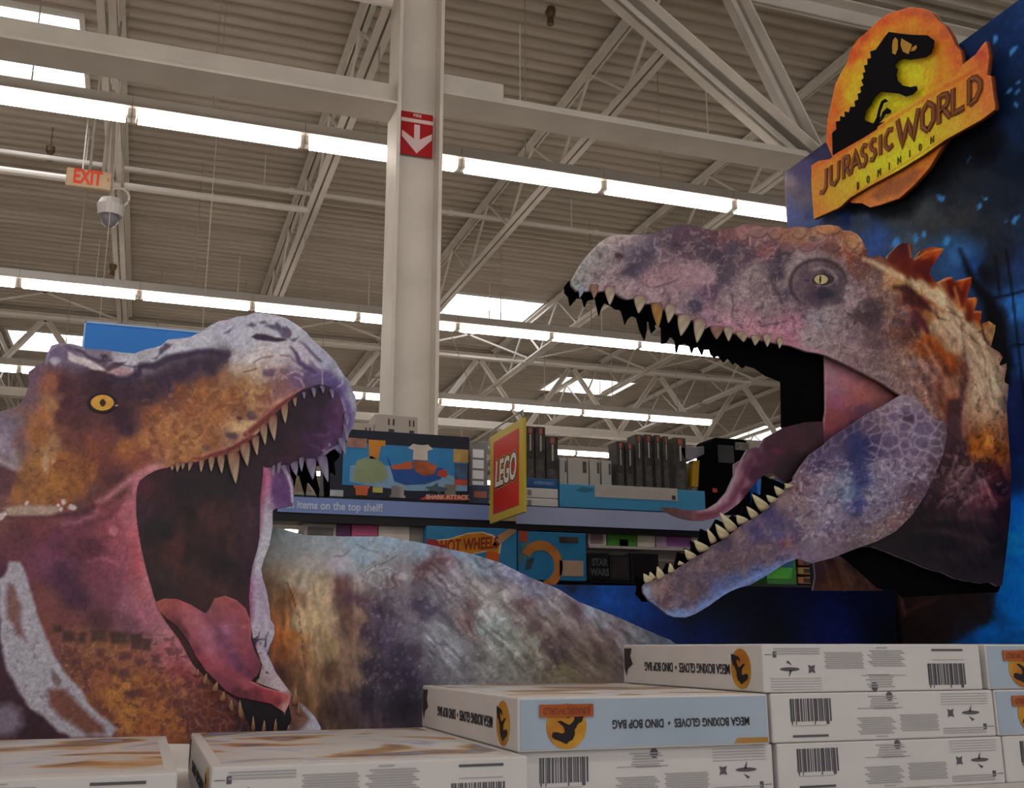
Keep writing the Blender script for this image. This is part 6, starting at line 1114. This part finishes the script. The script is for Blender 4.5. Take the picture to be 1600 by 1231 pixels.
def word(W_, spans, base, top, w, nm, m, inline):
    for ch, (u0, u1) in zip(W_, spans):
        mb = MB(); mi = MB()
        for st_ in GL[ch]:
            P = []
            for a, b in dens(st_):
                x = u0 + (u1 - u0) * a; P.append((x, base(x) + (top(x) - base(x)) * b))
            for target, ww, off in ((mb, w, .054), (mi, w * .32, .056)):
                q = stroke('', ycs(P), ww, off, m, bb); target.add(q.v, q.f)
        o = mb.build(nm, m, bb)
        if inline: mi.build('letter_inline', LTI, o)
bs = lambda x: 1045 - (x - 290) * .655 + (0 if x < 660 else 48 - (x - 700) * .03); tp = lambda x: 905 - (x - 290) * .615 + (0 if x < 660 else 0)
word('JURASSIC', [(272, 315), (330, 382), (398, 440), (440, 492), (492, 530), (540, 578), (584, 614), (618, 668)], lambda x: 1030 - (x - 290) * .655, lambda x: 912 - (x - 290) * .62, .0105, 'logo_letter', LTR, True)
word('WORLD', [(690, 802), (815, 890), (905, 975), (975, 1050), (1065, 1138)], lambda x: 780 - (x - 720) * .62, lambda x: 640 - (x - 690) * .565, .0125, 'logo_letter', LTR, True)
word('DOMINION', [(474, 484), (526, 540), (584, 600), (640, 652), (690, 708), (750, 760), (804, 818), (866, 884)], lambda x: 1012 - (x - 478) * .625, lambda x: 972 - (x - 478) * .612, .0016, 'logo_letter', mat('logo_small_letters', '5c4a14', .6, .1), False)

# back panel behind the jaw
BY = 3.47
bp = empty('display_back_panel', (1.9, BY, T0), 'low deep blue printed panel across the back of the display stand', 'display board')
def paint_bp(x, y):
    p = Paint(x, y, 4, 18).base(pts('870,930,0e3c88 900,940,0c3f92 900,915,102a5c 950,930,1048a0 980,950,0c4090 960,990,0c3680 1000,980,0a2c70 1040,990,0a2260 1080,960,0a1428 1100,930,0a0f1c 1150,930,0b101e 1200,940,0a1020 1200,990,080c1a 1260,930,0c1538 1300,950,101c58 1310,980,101c60 1330,930,0c1640 1370,960,0b1130 1390,990,080c1e 1100,990,081a50 890,915,14223c'), 3, 6)
    p.blob(895, 918, 10, 12, '0c1838', .8); p.line([(1318, 915), (1321, 925)], .8, '6a7ab0', .8, .7); return p.grain(10, 10, .2, 8).c
xe = float(aY(868, 912, BY)[0])
w0 = px_of(xe, BY, 1.765); w1 = px_of(2.79, BY, 1.775)
panel('printed_panel', [px_of(.6, BY, 1.765), w0, w1, px_of(2.79, BY, T0), px_of(.6, BY, T0)], onY(BY), paint_bp, 3.2, .012, parent=bp, gain=1.7)
MB().box(.6, 2.79, BY + .0125, BY + .03, T0, 1.70).build('backing_card', CARDB, bp)
